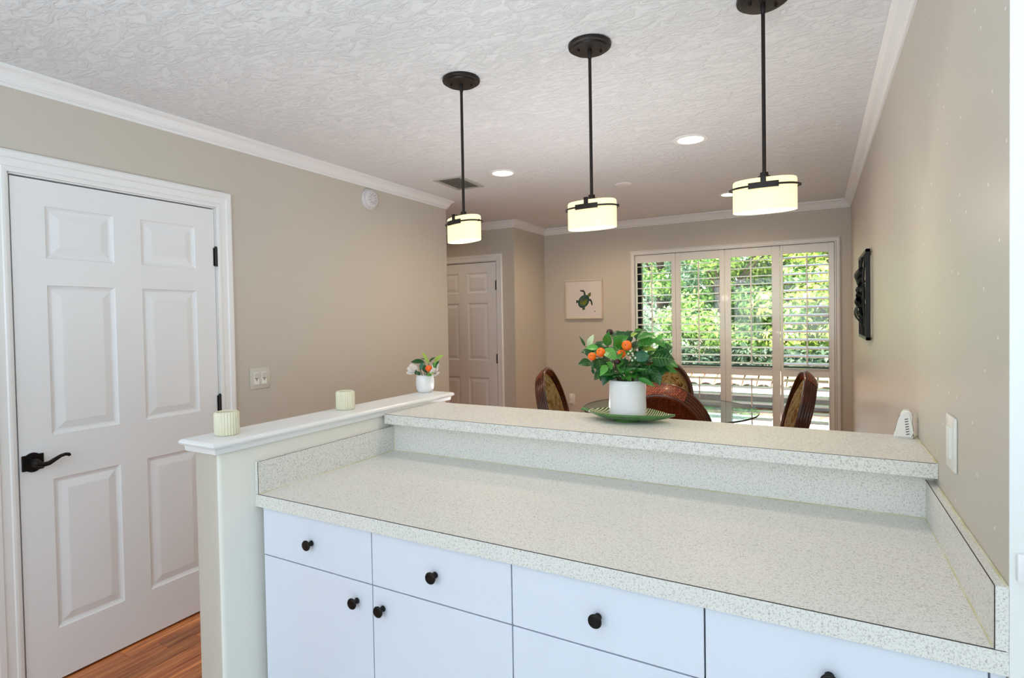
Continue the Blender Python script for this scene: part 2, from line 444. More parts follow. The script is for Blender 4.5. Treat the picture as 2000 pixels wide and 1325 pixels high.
wall('wall_hall', M['wall'], [(-4.84, -4.72, YE - 0.9, YA + 0.12, 0, H), (-4.72, XL - 0.12, YE - 0.9, YE - 0.78, 0, H)], 'beige wall at the end of the side hallway')

bm = bmesh.new(); box(bm, -5.0, KX1 + 0.3, KY0 - 0.3, 6.5, H, H + 0.12)
tag(finish(bm, 'ceiling', M['ceiling']), 'white hand trowelled textured ceiling', 'ceiling', kind='structure')
floor = bobj('floor', M['wood'], -4.84, KX1 + 0.12, KY0 - 0.12, YW + 0.16, -0.12, -0.004)
tag(floor, 'orange brown hardwood strip floor', 'floor', kind='structure')
M['bounce_floor'] = mat('neutral_bounce_floor', (206, 206, 204), 0.4, bump=(40, 0.05, 0.002))  # neutral colour so the unseen floor bounces no warm light
tag(bobj('floor_kitchen', M['bounce_floor'], -1.70, KX1 - 0.001, KY0 + 0.001, 1.22, -0.0035, 0.0), 'added pale grey floor giving neutral bounce, unseen on the near side of the cabinets', 'floor', kind='structure')
rnd = random.Random(7)
pl_mesh = {}
def plank(x, y, w, l):
    k = (round(w, 3), round(l, 3))
    if k not in pl_mesh:
        b_ = bmesh.new(); box(b_, 0.0006, w - 0.0006, 0.0006, l - 0.0006, -0.0045, 0.0, 0.0006, 1)
        me = bpy.data.meshes.new('plank'); b_.to_mesh(me); b_.free(); me.materials.append(M['wood']); pl_mesh[k] = me
    o = link('plank', pl_mesh[k], floor); o.location = (x, y, 0)
def plank_field(x0, x1, y0, y1, w, ls):
    n = max(1, round((x1 - x0) / w)); w = (x1 - x0) / n
    for i in range(n):
        y = y0 - rnd.choice((0.0, 0.12, 0.24, 0.36)); 
        while y < y1 - 0.02:
            l = rnd.choice(ls)
            a = max(y, y0); e = min(y + l, y1)
            if y1 - e < 0.15: e = y1
            plank(x0 + i * w, a, w, e - a); y = e if e == y1 else y + l
plank_field(XL + 0.002, -1.690, 0.45, 3.85, 0.085, (0.48, 0.60, 0.72))
plank_field(-1.552, XR - 0.004, 2.2, YW - 0.004, 0.14, (0.9, 1.2))
plank_field(XL + 0.002, -1.56, 3.85, YA - 0.004, 0.14, (0.9, 1.2))

# crown moulding
CP = [(0.053, 0), (0.053, 0.010), (0.047, 0.015), (0.044, 0.016), (0.036, 0.022), (0.027, 0.034), (0.020, 0.048), (0.016, 0.052), (0.016, 0.057), (0.010, 0.060), (0.007, 0.064), (0.007, 0.071), (0, 0.071), (0, 0)]
def crown(name, path, label):
    bm = bmesh.new(); sweep(bm, CP, path, H - 0.0005)
    return tag(finish(bm, name, M['trim']), label, 'crown moulding', kind='structure')
crown('trim_1', [(XL, KY0 + 0.01), (XL, YE), (XL - 0.12, YE), (XL - 0.12, YE - 0.78)], 'white crown moulding along the top of the left wall')
crown('trim_2', [(-4.72, YE - 0.7), (-4.72, YA), (XA, YA), (XA, YW), (XR, YW), (XR, 1.1485), (KX1 - 0.01, 1.1485)], 'white crown moulding around the dining end and right wall')

# baseboards (mostly hidden)
BP = [(0.014, 0), (0.014, -0.075), (0.008, -0.088), (0, -0.092), (0, 0)]
def base(name, path, label):
    bm = bmesh.new(); sweep(bm, BP, path, 0.0)
    return tag(finish(bm, name, M['trim']), label, 'baseboard', kind='structure')
base('baseboard_left', [(XL, D1[1] + 0.095), (XL, YE - 0.001)], 'white baseboard right of the near door')
base('baseboard_window', [(XA, YA + 0.01), (XA, YW), (WX0 - 0.06, YW)], 'white baseboard below the turtle picture')

# ------------------------------------------------------------------ doors
def casing_prof(w):
    return [(0, 0.0), (0, 0.010), (0.010, 0.013), (w * 0.22, 0.013), (w * 0.27, 0.009), (w * 0.60, 0.011), (w * 0.66, 0.017), (w * 0.9, 0.019), (w, 0.015), (w, 0.0)]

def door_casing(name, w, x0, x1, top, mt, parent):
    """local frame: x across, y = -out of wall, z up; three mitred legs"""
    bm = bmesh.new(); pr = casing_prof(w)
    rings = []
    for (px, pz, sx, sz) in ((x0, 0, -1, 0), (x0, top, -1, 1), (x1, top, 1, 1), (x1, 0, 1, 0)):
        rings.append([bm.verts.new((px + sx * a, -d, pz + sz * a)) for a, d in pr])
    for A, B in zip(rings, rings[1:]):
        for k in range(len(pr) - 1): bm.faces.new((A[k], A[k + 1], B[k + 1], B[k]))
    bm.faces.new(rings[0]); bm.faces.new(rings[-1])
    return finish(bm, name, mt, parent)

def six_panel_door(name, loc, rotz, w, label, mt, hand_left=True, cas_w=0.083, deadbolt=False):
    """local: x across (0..w), front faces -y, z up"""
    root = empty(name, loc, rotz); tag(root, label, 'door', kind='structure')
    t = 0.035; h0, h1 = 0.008, 2.033
    cols = [(0.108 / 0.825 * w, 0.357 / 0.825 * w), (0.469 / 0.825 * w, 0.724 / 0.825 * w)]
    rows = [(0.215, 0.829), (1.008, 1.614), (1.722, 1.932)]
    bm = bmesh.new()
    xs = [0, cols[0][0], cols[0][1], cols[1][0], cols[1][1], w]
    for k in (0, 2, 4): box(bm, xs[k], xs[k + 1], 0, t, h0, h1)
    zs = [h0, rows[0][0], rows[0][1], rows[1][0], rows[1][1], rows[2][0], rows[2][1], h1]
    for c in cols:
        for k in (0, 2, 4, 6): box(bm, c[0], c[1], 0, t, zs[k], zs[k + 1])
    finish(bm, 'slab', mt, root)
    for c in cols:
        for r in rows:
            bm = bmesh.new()
            steps = [(0, 0.0), (0.004, 0.005), (0.012, 0.009), (0.018, 0.010), (0.045, 0.003), (0.050, 0.002)]
            loops = []
            for ins, dep in steps:
                loops.append([bm.verts.new(p) for p in ((c[0] + ins, dep, r[0] + ins), (c[1] - ins, dep, r[0] + ins), (c[1] - ins, dep, r[1] - ins), (c[0] + ins, dep, r[1] - ins))])
            for A, B in zip(loops, loops[1:]):
                for k in range(4): bm.faces.new((A[k], A[(k + 1) % 4], B[(k + 1) % 4], B[k]))
            bm.faces.new(loops[-1])
            bk = [bm.verts.new((v.co.x, 0.028, v.co.z)) for v in loops[0]]
            for k in range(4): bm.faces.new((loops[0][k], bk[k], bk[(k + 1) % 4], loops[0][(k + 1) % 4]))
            bm.faces.new(bk)
            finish(bm, 'panel', mt, root)
    door_casing('casing', cas_w, -0.010, w + 0.010, 2.046, M['trim'], root)
    # jamb, set behind the casing, with rebate shade put in as near-black strips
    bm = bmesh.new()
    box(bm, -0.027, -0.0035, 0.001, 0.118, 0, 2.059); box(bm, w + 0.003, w + 0.027, 0.001, 0.118, 0, 2.059); box(bm, -0.006, w + 0.006, 0.001, 0.118, 2.040, 2.059)
    finish(bm, 'jamb', M['trim'], root)
    bm = bmesh.new()
    box(bm, -0.006, 0.012, 0.037, 0.05, 0, 2.04); box(bm, w - 0.012, w + 0.006, 0.037, 0.05, 0, 2.04); box(bm, 0.012, w - 0.012, 0.037, 0.05, 2.02, 2.04); box(bm, -0.003, w + 0.003, 0.100, 0.117, 0, 2.04)
    finish(bm, 'stop_and_light_block', M['gap'], root)  # near-black stops paint the gap shade; rear panel added to block light
    hx = w + 0.004 if hand_left else -0.004
    for z in (1.79, 1.03, 0.22):
        bm = bmesh.new()
        tube(bm, [(hx, -0.006, z - 0.048), (hx, -0.006, z + 0.048)], 0.0075, 10)
        tube(bm, [(hx, -0.006, z + 0.048), (hx, -0.006, z + 0.054)], 0.005, 8)
        s = -1 if hand_left else 1
        box(bm, min(hx, hx + s * 0.012), max(hx, hx + s * 0.012), -0.004, 0.002, z - 0.046, z + 0.046)
        finish(bm, 'hinge', M['black'], root, 40)
    # lever handle
    lx = 0.042 if hand_left else w - 0.042
    s = 1 if hand_left else -1
    hd = empty('handle', (lx, 0, 0.912)); hd.parent = root
    bm = bmesh.new()
    out = []
    for k in range(48):
        a = 2 * pi * k / 48
        r1 = 0.040 * (0.92 + 0.0 * cos(4 * a))
        px, pz = r1 * cos(a), r1 * sin(a)
        out.append((px * 0.9, pz * 1.06))
    # disc with square ears: front and back loops
    for (sc_, y0, y1) in ((1.0, -0.006, 0.0), (0.82, -0.011, -0.006)):
        A = [bm.verts.new((x * sc_, y1, z * sc_)) for x, z in out]; B = [bm.verts.new((x * sc_ * 0.97, y0, z * sc_ * 0.97)) for x, z in out]
        for k in range(48): bm.faces.new((A[k], A[(k + 1) % 48], B[(k + 1) % 48], B[k]))
        bm.faces.new(B); bm.faces.new(A[::-1])
    box(bm, -0.036, 0.036, -0.0055, 0.0, -0.031, 0.031, 0.002, 1)
    finish(bm, 'rosette', M['bronze'], hd, 35)
    bm = bmesh.new()
    tube(bm, [(0, -0.010, 0), (0, -0.030, 0), (0, -0.046, 0), (0, -0.052, 0)], [0.018, 0.016, 0.013, 0.006], 16)
    path = [(0.0, -0.044, -0.002), (s * 0.018, -0.046, -0.008), (s * 0.036, -0.047, -0.006), (s * 0.055, -0.047, 0.004), (s * 0.075, -0.046, 0.014), (s * 0.093, -0.044, 0.017), (s * 0.104, -0.043, 0.014), (s * 0.108, -0.042, 0.009)]
    tube(bm, path, [0.011, 0.010, 0.009, 0.008, 0.007, 0.0065, 0.007, 0.006], 12)
    finish(bm, 'lever', M['bronze'], hd, 50)
    if deadbolt:
        bm = bmesh.new(); box(bm, lx - 0.032, lx + 0.032, -0.012, 0, 1.02, 1.085, 0.004, 2); tube(bm, [(lx, -0.012, 1.052), (lx, -0.024, 1.052)], 0.013, 16)
        finish(bm, 'deadbolt', M['bronze'], root, 40)
    return root

six_panel_door('door_1', (XL, 0.961, 0), radians(90), 0.830, 'large white six panel door with black lever handle on the near left wall', M['door'], cas_w=0.082)
six_panel_door('door_2', (D2[0] + 0.008, YA, 0), 0, 0.816, 'far white six panel door with deadbolt in the dim hallway', M['door'], cas_w=0.068, deadbolt=True)

# ------------------------------------------------------------------ peninsula: half wall, bar wall, counter, cabinets
def bull(bm, x0, x1, y0, y1, z0, z1, r):
    """box whose two near vertical edges are rounded"""
    fs = box(bm, x0, x1, y0, y1, z0, z1)
    es = [e for e in {e for f in fs for e in f.edges} if abs(e.verts[0].co.z - e.verts[1].co.z) > 0.1]
    bmesh.ops.bevel(bm, geom=es, offset=r, segments=5, affect='EDGES', profile=0.5)
bm = bmesh.new(); bull(bm, -1.683, -1.565, 1.0235, 2.20, 0, 1.0585, 0.016)
bmesh.ops.recalc_face_normals(bm, faces=bm.faces)
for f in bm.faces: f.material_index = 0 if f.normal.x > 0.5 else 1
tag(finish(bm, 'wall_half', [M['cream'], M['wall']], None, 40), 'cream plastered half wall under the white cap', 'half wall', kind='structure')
bm = bmesh.new()
cap_path = [(-1.683, 1.0235), (-1.565, 1.0235), (-1.565, 2.20), (-1.683, 2.20)]
CAPP = [(0.0, 0.0385), (0.012, 0.0385), (0.015, 0.036), (0.017, 0.022), (0.019, 0.0195), (0.026, 0.0165), (0.029, 0.011), (0.027, 0.005), (0.021, 0.001), (0.013, 0.0), (0.0, 0.0)]
rings = []
for (px, py), (sx, sy) in zip(cap_path, ((-1, -1), (1, -1), (1, 1), (-1, 1))):
    rings.append([bm.verts.new((px + sx * o, py + sy * o, 1.0970 - d)) for o, d in CAPP])
for i in range(4):
    A, B = rings[i], rings[(i + 1) % 4]
    for k in range(len(CAPP) - 1): bm.faces.new((A[k], A[k + 1], B[k + 1], B[k]))
bm.faces.new([r[-1] for r in rings]); bm.faces.new([r[0] for r in rings])
tag(finish(bm, 'trim_3', M['trim'], None, 20), 'white moulded cap board on the half wall', 'cap board', kind='structure')

tag(bobj('wall_bar', M['wall'], -1.564, XR - 0.001, 1.815, 1.925, 0, 1.027), 'low wall carrying the raised bar shelf', 'half wall', kind='structure')

counter = empty('worktop', (-0.65, 1.148, 0.866)); tag(counter, 'long speckled white laminate worktop with backsplash strips', 'countertop')
def cpart(name, mt, *b, bev=0.0, seg=1):
    bm = bmesh.new(); x0, x1, y0, y1, z0, z1 = b
    box(bm, x0 + 0.65, x1 + 0.65, y0 - 1.148, y1 - 1.148, z0 - 0.866, z1 - 0.866, bev, seg)
    return finish(bm, name, mt, counter)
XC0 = -1.564
cpart('slab', M['lam'], XC0, XR - 0.0005, 1.150, 1.814, 0.8655, 0.905)
cpart('front_edge', M['lam'], XC0, XR - 0.0005, 1.1475, 1.150, 0.8655, 0.9043)
cpart('edge_seam', M['seam'], XC0 + 0.004, XR - 0.004, 1.1475, 1.1497, 0.9043, 0.9054)
cpart('backsplash', M['lam'], XC0, -1.548, 1.1480, 1.7960, 0.905, 1.0085)
cpart('backsplash', M['lam'], XC0, XR - 0.0005, 1.7960, 1.814, 0.905, 1.0268)
cpart('backsplash', M['lam'], XR - 0.0184, XR - 0.0005, 1.1480, 1.7960, 0.905, 1.0085)
cpart('edge_seam', M['seam'], -1.5490, -1.5476, 1.1472, 1.1484, 0.906, 1.0085)
cpart('edge_seam', M['seam'], -1.5490, -1.5476, 1.149, 1.7955, 1.0080, 1.0090)
cpart('edge_seam', M['seam'], XR - 0.0190, XR - 0.0176, 1.1472, 1.1484, 0.906, 1.0085)
cpart('edge_seam', M['seam'], XR - 0.0190, XR - 0.0176, 1.149, 1.7955, 1.0080, 1.0092)
bm = bmesh.new()
def cp(x, y, z): return (x + 0.65, y - 1.148, z - 0.866)
tube(bm, [cp(-1.548, 1.15, 0.905), cp(-1.548, 1.796, 0.905), cp(XR - 0.0184, 1.796, 0.905), cp(XR - 0.0184, 1.155, 0.905)], 0.0028, 8)
finish(bm, 'caulk_bead', M['caulk'], counter, 60)
bm = bmesh.new(); tube(bm, [cp(-1.548, 1.796, 0.905), cp(-1.548, 1.796, 1.012)], 0.0020, 8)
finish(bm, 'caulk_bead', M['caulk'], counter, 60)
bm = bmesh.new(); tube(bm, [cp(XR - 0.002, 1.15, 1.0085), cp(XR - 0.002, 1.73, 1.0085)], 0.0026, 8)
finish(bm, 'caulk_bead', M['caulk'], counter, 60)

bar = empty('bar_shelf', (-0.65, 1.92, 1.027)); tag(bar, 'raised speckled laminate bar shelf above the worktop', 'bar shelf')
def bpart(name, mt, x0, x1, y0, y1, z0, z1):
    bm = bmesh.new(); box(bm, x0 + 0.65, x1 + 0.65, y0 - 1.92, y1 - 1.92, z0 - 1.027, z1 - 1.027)
    return finish(bm, name, mt, bar)
bpart('slab', M['lam'], -1.548, XR - 0.0005, 1.7420, 2.098, 1.0272, 1.0655)
bpart('front_edge', M['lam'], -1.548, XR - 0.0005, 1.7398, 1.7420, 1.0272, 1.0648)
bpart('edge_seam', M['seam'], -1.545, XR - 0.004, 1.7398, 1.7416, 1.0648, 1.0658)
bm = bmesh.new(); tube(bm, [(XR + 0.65 - 0.002, 1.745 - 1.92, 1.0655 - 1.027), (XR + 0.65 - 0.002, 2.098 - 1.92, 1.0655 - 1.027)], 0.0026, 8)
finish(bm, 'caulk_bead', M['caulk'], bar, 60)

def knob_mesh():
    bm = bmesh.new()
    lathe(bm, [(0.0, 0.0), (0.0085, 0.0), (0.0085, 0.003), (0.0062, 0.006), (0.0060, 0.013), (0.0085, 0.017), (0.0150, 0.0195), (0.0158, 0.022), (0.0145, 0.0245), (0.0125, 0.0250), (0.0118, 0.0242), (0.0, 0.0262)], 28)
    me = bpy.data.meshes.new('knob'); bmesh.ops.recalc_face_normals(bm, faces=bm.faces); bm.to_mesh(me); bm.free(); me.materials.append(M['bronze']); me.shade_smooth(); me.set_sharp_from_angle(angle=radians(50))
    return me
KM = knob_mesh()
XG = [-1.5425, -1.0875, -0.6435, -0.2010, 0.2420]
CF = 1.158                                   # front plane of doors and drawers
def cabinet(i0, label, knobz):
    x0, x1, x2 = XG[i0], XG[i0 + 1], XG[i0 + 2]
    root = empty('base_cabinet', (x0, CF, 0)); tag(root, label, 'cabinet')
    e0 = -0.006 if i0 == 0 else 0.001; e1 = 0.020 if i0 else -0.001
    bm = bmesh.new(); L_ = x2 - x0
    box(bm, e0, L_ + e1, 0.021, 0.62, 0.10, 0.8645)
    finish(bm, 'body', M['cab'], root)
    bm = bmesh.new(); box(bm, e0, L_ + e1, 0.075, 0.62, 0.0, 0.0995); finish(bm, 'toe_kick', M['cab'], root)
    if i0:
        bm = bmesh.new(); box(bm, L_ + 0.002, L_ + 0.0215, 0.003, 0.0205, 0.10, 0.8645); finish(bm, 'filler_strip', M['cab'], root)
    for k in (0, 1):
        a, b = (x0, x1) if k == 0 else (x1, x2)
        a -= x0; b -= x0; g = 0.0016
        zt = 0.8610
        bm = bmesh.new(); box(bm, a + g, b - g, 0, 0.019, 0.7135, zt, 0.0012, 1); dr = finish(bm, 'drawer', M['cab'], root, 30)
        kn = link('knob', KM, dr); kn.location = ((a + b) / 2 - (0.010 if i0 == 0 and k == 0 else 0.004), 0, 0.7865); kn.rotation_euler = (radians(90), 0, 0)
        bm = bmesh.new(); box(bm, a + g, b - g, 0, 0.019, 0.105, 0.7100, 0.0012, 1); dd = finish(bm, 'door', M['cab'], root, 30)
        kn = link('knob', KM, dd); kn.location = ((b - 0.058) if k == 0 else (a + 0.038), 0, knobz); kn.rotation_euler = (radians(90), 0, 0)
    bm = bmesh.new()
    for (a, b, c, d) in ((0, L_, 0.7095, 0.714), (x1 - x0 - 0.003, x1 - x0 + 0.003, 0.105, 0.862), (0, L_, 0.8605, 0.8646)):
        box(bm, a, b, 0.012, 0.0205, c, d)
    finish(bm, 'gap_shade_strip', M['gap'], root)  # dark strips paint the shade between the fronts and under the worktop
    return root
cabinet(0, 'left white base cabinet with two drawers and two doors, next to the half wall', 0.655)
cabinet(2, 'right white base cabinet with two drawers and two doors, next to the white wall', 0.655)

# ------------------------------------------------------------------ window, shutters
win = empty('window_1', ((WX0 + WX1) / 2, YW + 0.12, 0)); tag(win, 'dark framed window behind the white shutters', 'window', kind='structure')
ox = (WX0 + WX1) / 2; oy = YW + 0.12
def wpart(name, boxes, mt):
    bm = bmesh.new()
    for (x0, x1, y0, y1, z0, z1) in boxes: box(bm, x0 - ox, x1 - ox, y0 - oy, y1 - oy, z0, z1)
    return finish(bm, name, mt, win)
wpart('window_frame', [(WX0, WX0 + 0.050, YW + 0.10, YW + 0.155, WZ0, WZ1), (WX1 - 0.045, WX1, YW + 0.10, YW + 0.155, WZ0, WZ1), (WX0, WX1, YW + 0.10, YW + 0.155, WZ1 - 0.04, WZ1), (WX0, WX1, YW + 0.10, YW + 0.155, WZ0, WZ0 + 0.04)], M['darkframe'])
wpart('meeting_rail', [(WX0 + 0.058, WX1 - 0.045, YW + 0.095, YW + 0.15, 0.905, 0.952)], M['darkframe'])
wpart('mullion', [(-0.765, -0.730, YW + 0.10, YW + 0.15, WZ0 + 0.04, 0.905)], M['darkframe'])
wpart('pane', [(WX0 + 0.058, WX1 - 0.045, YW + 0.124, YW + 0.128, 0.952, WZ1 - 0.04)], M['pane'])
wpart('pane', [(WX0 + 0.058, -0.765, YW + 0.124, YW + 0.128, WZ0 + 0.04, 0.905)], M['pane'])
wpart('pane', [(-0.730, WX1 - 0.045, YW + 0.124, YW + 0.128, WZ0 + 0.04, 0.905)], M['pane'])

sh = empty('plantation_shutters', (ox, YW, 0)); tag(sh, 'four panel white plantation shutters with open louvres over the window', 'shutters')
bm = bmesh.new()
SX0, SX1 = -1.691, 0.181
pr = [(0.0, 0.0), (0.0, 0.016), (0.010, 0.022), (0.016, 0.018), (0.030, 0.018), (0.036, 0.030), (0.044, 0.030), (0.044, 0.0)]
rings = []
for (px, pz, sx, sz) in ((SX0, 0.05, 1, 1), (SX0, 2.119, 1, -1), (SX1, 2.119, -1, -1), (SX1, 0.05, -1, 1)):
    rings.append([bm.verts.new((px + sx * a - ox, -d, pz + sz * a)) for a, d in pr])
for i in range(4):
    A, B = rings[i], rings[(i + 1) % 4]
    for k in range(len(pr) - 1): bm.faces.new((A[k], A[k + 1], B[k + 1], B[k]))
finish(bm, 'casing', M['shutter'], sh)
PX = [-1.646, -1.237, -0.774, -0.296, 0.136]
OPN = [(-1.628, -1.278), (-1.188, -0.821), (-0.720, -0.365), (-0.271, 0.091)]
TILT = [(7, 8), (5, 8), (6, 9), (15, 11)]
PZ0, PZ1 = 0.096, 2.072
louv = {}
def louver_mesh(w):
    k = round(w, 3)
    if k not in louv:
        bm = bmesh.new(); n = 14; ch, th = 0.0435, 0.0052
        pts = [(ch * cos(2 * pi * i / n), th * sin(2 * pi * i / n)) for i in range(n)]
        A = [bm.verts.new((-w / 2, p[0], p[1])) for p in pts]; B = [bm.verts.new((w / 2, p[0], p[1])) for p in pts]
        for i in range(n): bm.faces.new((A[i], A[(i + 1) % n], B[(i + 1) % n], B[i]))
        bm.faces.new(A[::-1]); bm.faces.new(B)
        bmesh.ops.recalc_face_normals(bm, faces=bm.faces)
        me = bpy.data.meshes.new('louver'); bm.to_mesh(me); bm.free(); me.materials.append(M['shutter']); me.shade_smooth(); me.set_sharp_from_angle(angle=radians(50)); louv[k] = me
    return louv[k]
yc = 0.004                                     # panel centre plane relative to the wall face
for i in range(4):
    x0, x1 = PX[i] + 0.0015, PX[i + 1] - 0.0015
    a, b = OPN[i]
    bm = bmesh.new()
    y0, y1 = yc - 0.014, yc + 0.014
    for (u0, u1, v0, v1) in ((x0, a, PZ0, PZ1), (b, x1, PZ0, PZ1), (a, b, PZ1 - 0.080, PZ1), (a, b, 0.868, 0.948), (a, b, PZ0, PZ0 + 0.10)):
        box(bm, u0 - ox, u1 - ox, y0, y1, v0, v1, 0.002, 1)
    pnl = finish(bm, 'shutter_panel', M['shutter'], sh, 30)
    for (zlo, zhi, tl) in ((0.948, PZ1 - 0.080, TILT[i][0]), (PZ0 + 0.10, 0.868, TILT[i][1])):
        n = round((zhi - zlo) / 0.0762); sp = (zhi - zlo) / n
        me = louver_mesh(b - a - 0.004)
        for k in range(n):
            o = link('louver', me, pnl); o.location = ((a + b) / 2 - ox, yc, zlo + sp * (k + 0.5)); o.rotation_euler = (radians(tl), 0, 0)
        bm = bmesh.new(); xm = (a + b) / 2 - ox - 0.012 + 0.008 * i
        box(bm, xm - 0.006, xm + 0.006, yc - 0.054, yc - 0.043, zlo + 0.030, zhi - 0.018, 0.002, 1)
        finish(bm, 'tilt_rod', M['shutter'], pnl, 30)

# ------------------------------------------------------------------ pendants
def oval(a, b, n, p=2.35):
    out = []
    for k in range(n):
        t = 2 * pi * k / n; c, s = cos(t), sin(t)
        out.append((a * math.copysign(abs(c) ** (2 / p), c), b * math.copysign(abs(s) ** (2 / p), s)))
    return out
def oval_shell(bm, prof, a, b, n=64):
    """prof = [(inset, z)] -> loops"""
    loops = []
    for ins, z in prof:
        loops.append([bm.verts.new((x, y, z)) for x, y in oval(a - ins, b - ins, n)])
    for A, B in zip(loops, loops[1:]):
        for k in range(n): bm.faces.new((A[k], A[(k + 1) % n], B[(k + 1) % n], B[k]))
    return loops
def make_pendant(loc, rz, label):
    root = empty('pendant_lamp', loc, 0); tag(root, label, 'pendant lamp', 'pendant lamps over the bar')
    bm = bmesh.new()
    lathe(bm, [(0, 0), (0.077, 0), (0.078, -0.006), (0.076, -0.012), (0.066, -0.014), (0.064, -0.020), (0.030, -0.023), (0, -0.023)], 56)
    for sx in (-1, 1):
        lathe(bm, [(0, -0.030), (0.0045, -0.029), (0.005, -0.026), (0.005, -0.020)], 12, sx * 0.042, 0)
    finish(bm, 'canopy', M['pmetal'], root, 35, rot=(0, 0, 0.6))
    bm = bmesh.new(); tube(bm, [(0, 0, -0.022), (0, 0, -0.048), (0, 0, -0.052)], [0.0078, 0.0078, 0.006], 14); finish(bm, 'swivel', M['pmetal'], root, 40)
    bm = bmesh.new(); tube(bm, [(0, 0, -0.05), (0, 0, -0.552)], 0.0058, 14); finish(bm, 'rod', M['pmetal'], root, 40)
    hd = empty('lamp_head', (0, 0, -0.568), rz); hd.parent = root
    a, b, zt, zb = 0.0925, 0.046, 0.0, -0.100
    bm = bmesh.new(); lathe(bm, [(0, 0.022), (0.012, 0.022), (0.0125, 0.012), (0.019, 0.010), (0.019, 0.003), (0, 0.003)], 20); finish(bm, 'coupling', M['pmetal'], hd, 35)
    bm = bmesh.new()
    lp = oval_shell(bm, [(0.006, zt), (0.002, zt - 0.002), (0.0, zt - 0.007), (0.0, zb + 0.001), (0.001, zb), (0.0035, zb), (0.004, zb + 0.012)], a, b)
    bm.faces.new(lp[0]); bm.faces.new(lp[-1][::-1])
    finish(bm, 'shade', M['shade'], hd, 40)
    zbd = -0.026
    bm = bmesh.new(); tube(bm, [(x, y, zbd) for x, y in oval(a + 0.0065, b + 0.0065, 72)], 0.0032, 8, closed=True)
    for sx in (-1, 1): tube(bm, [(sx * (a + 0.004), 0, zbd), (sx * (a + 0.011), 0, zbd)], 0.0045, 8)
    finish(bm, 'band', M['pmetal'], hd, 60)
    for s in (-1, 1):
        bm = bmesh.new()
        pts = [p for p in oval(a + 0.005, b + 0.005, 160) if abs(p[0]) < 0.046 and p[1] * s > 0]
        pts.sort()
        fr = [[bm.verts.new((x, y + s * dy, zbd + dz)) for x, y in pts] for dy, dz in ((0, -0.009), (0.005, -0.009), (0.005, 0.009), (0, 0.009))]
        for k in range(4):
            A, B = fr[k], fr[(k + 1) % 4]
            for q in range(len(pts) - 1): bm.faces.new((A[q], A[q + 1], B[q + 1], B[q]))
        bm.faces.new([f[0] for f in fr]); bm.faces.new([f[-1] for f in fr][::-1])
        yb = s * (b + 0.0045)
        box(bm, -0.008, 0.008, min(yb, yb + s * 0.004), max(yb, yb + s * 0.004), zbd + 0.006, 0.006)
        box(bm, -0.008, 0.008, min(0, yb + s * 0.004), max(0, yb + s * 0.004), 0.001, 0.0045)
        finish(bm, 'bracket', M['pmetal'], hd, 30)
    l = add_light('pendant_glow', 'POINT', (0, 0, -0.16), (0, 0, 0), 1.9, (1.0, 0.92, 0.78), shadow_soft_size=0.05); l.parent = hd
    return root
for x, y, rz, lb in ((-1.281, 1.950, radians(-20), 'leftmost pendant lamp, farthest along the bar, shade overlapping the wall end'),
                     (-0.718, 1.945, radians(-3), 'middle pendant lamp hanging above the bouquet'),
                     (-0.143, 1.940, radians(1), 'rightmost and largest looking pendant lamp, nearest the right wall')):
    make_pendant((x, y, H), rz, lb)

# ------------------------------------------------------------------ ceiling fittings
def downlight(x, y, label, power=34):
    root = empty('recessed_downlight', (x, y, H)); tag(root, label, 'downlight', 'recessed ceiling downlights')
    bm = bmesh.new(); lathe(bm, [(0.094, 0), (0.094, -0.003), (0.088, -0.006), (0.072, -0.005), (0.068, -0.001), (0.068, 0)], 44); finish(bm, 'trim_ring', M['trim'], root, 40)
    bm = bmesh.new(); lathe(bm, [(0.0, -0.002), (0.069, -0.002), (0.069, 0.0), (0, 0)], 44); finish(bm, 'lens', M['bulb'], root, 40)
    l = add_light('downlight_beam', 'SPOT', (0, 0, -0.012), (0, 0, 0), power, (1.0, 0.74, 0.48), spot_size=radians(165), spot_blend=1.0, shadow_soft_size=0.06); l.parent = root
    return root
downlight(-1.868, 3.338, 'lit recessed downlight near the ceiling vent', 27)
downlight(-0.619, 3.280, 'lit recessed downlight between the middle and right pendants', 24)
downlight(-0.620, 4.940, 'lit recessed downlight half hidden behind the right pendant shade', 42)
downlight(-1.870, 4.940, 'lit recessed downlight hidden behind the middle pendant shade', 42)
downlight(-3.45, 4.35, 'added downlight brightening the side hallway, unseen behind the left wall', 18)  # extra lamp added to brighten the hallway walls
bm = bmesh.new(); lathe(bm, [(0, -0.008), (0.05, -0.008), (0.060, -0.006), (0.065, -0.001), (0.065, 0)], 40)
tag(finish(bm, 'ceiling_cover_plate', M['trim'], None, 40, loc=(-1.264, 4.113, H)), 'plain round white cover plate on the dining ceiling', 'cover plate')

vent = empty('ceiling_vent', (-2.272, 3.405, H), radians(3)); tag(vent, 'white rectangular air vent with dark slats in the ceiling', 'vent')
bm = bmesh.new()
for b in ((-0.115, 0.115, -0.175, -0.150), (-0.115, 0.115, 0.150, 0.175), (-0.115, -0.090, -0.150, 0.150), (0.090, 0.115, -0.150, 0.150)): box(bm, *b, -0.008, 0)
finish(bm, 'frame', M['vent'], vent)
bm = bmesh.new(); box(bm, -0.09, 0.09, -0.15, 0.15, -0.001, 0); finish(bm, 'backing', M['ventdark'], vent)
for k in range(9):
    bm = bmesh.new(); box(bm, -0.0075, 0.0075, -0.15, 0.15, -0.001, 0.001); o = finish(bm, 'slat', M['ventdark'] if False else M['vent'], vent, loc=(-0.08 + k * 0.02, 0, -0.005), rot=(0, radians(38), 0))

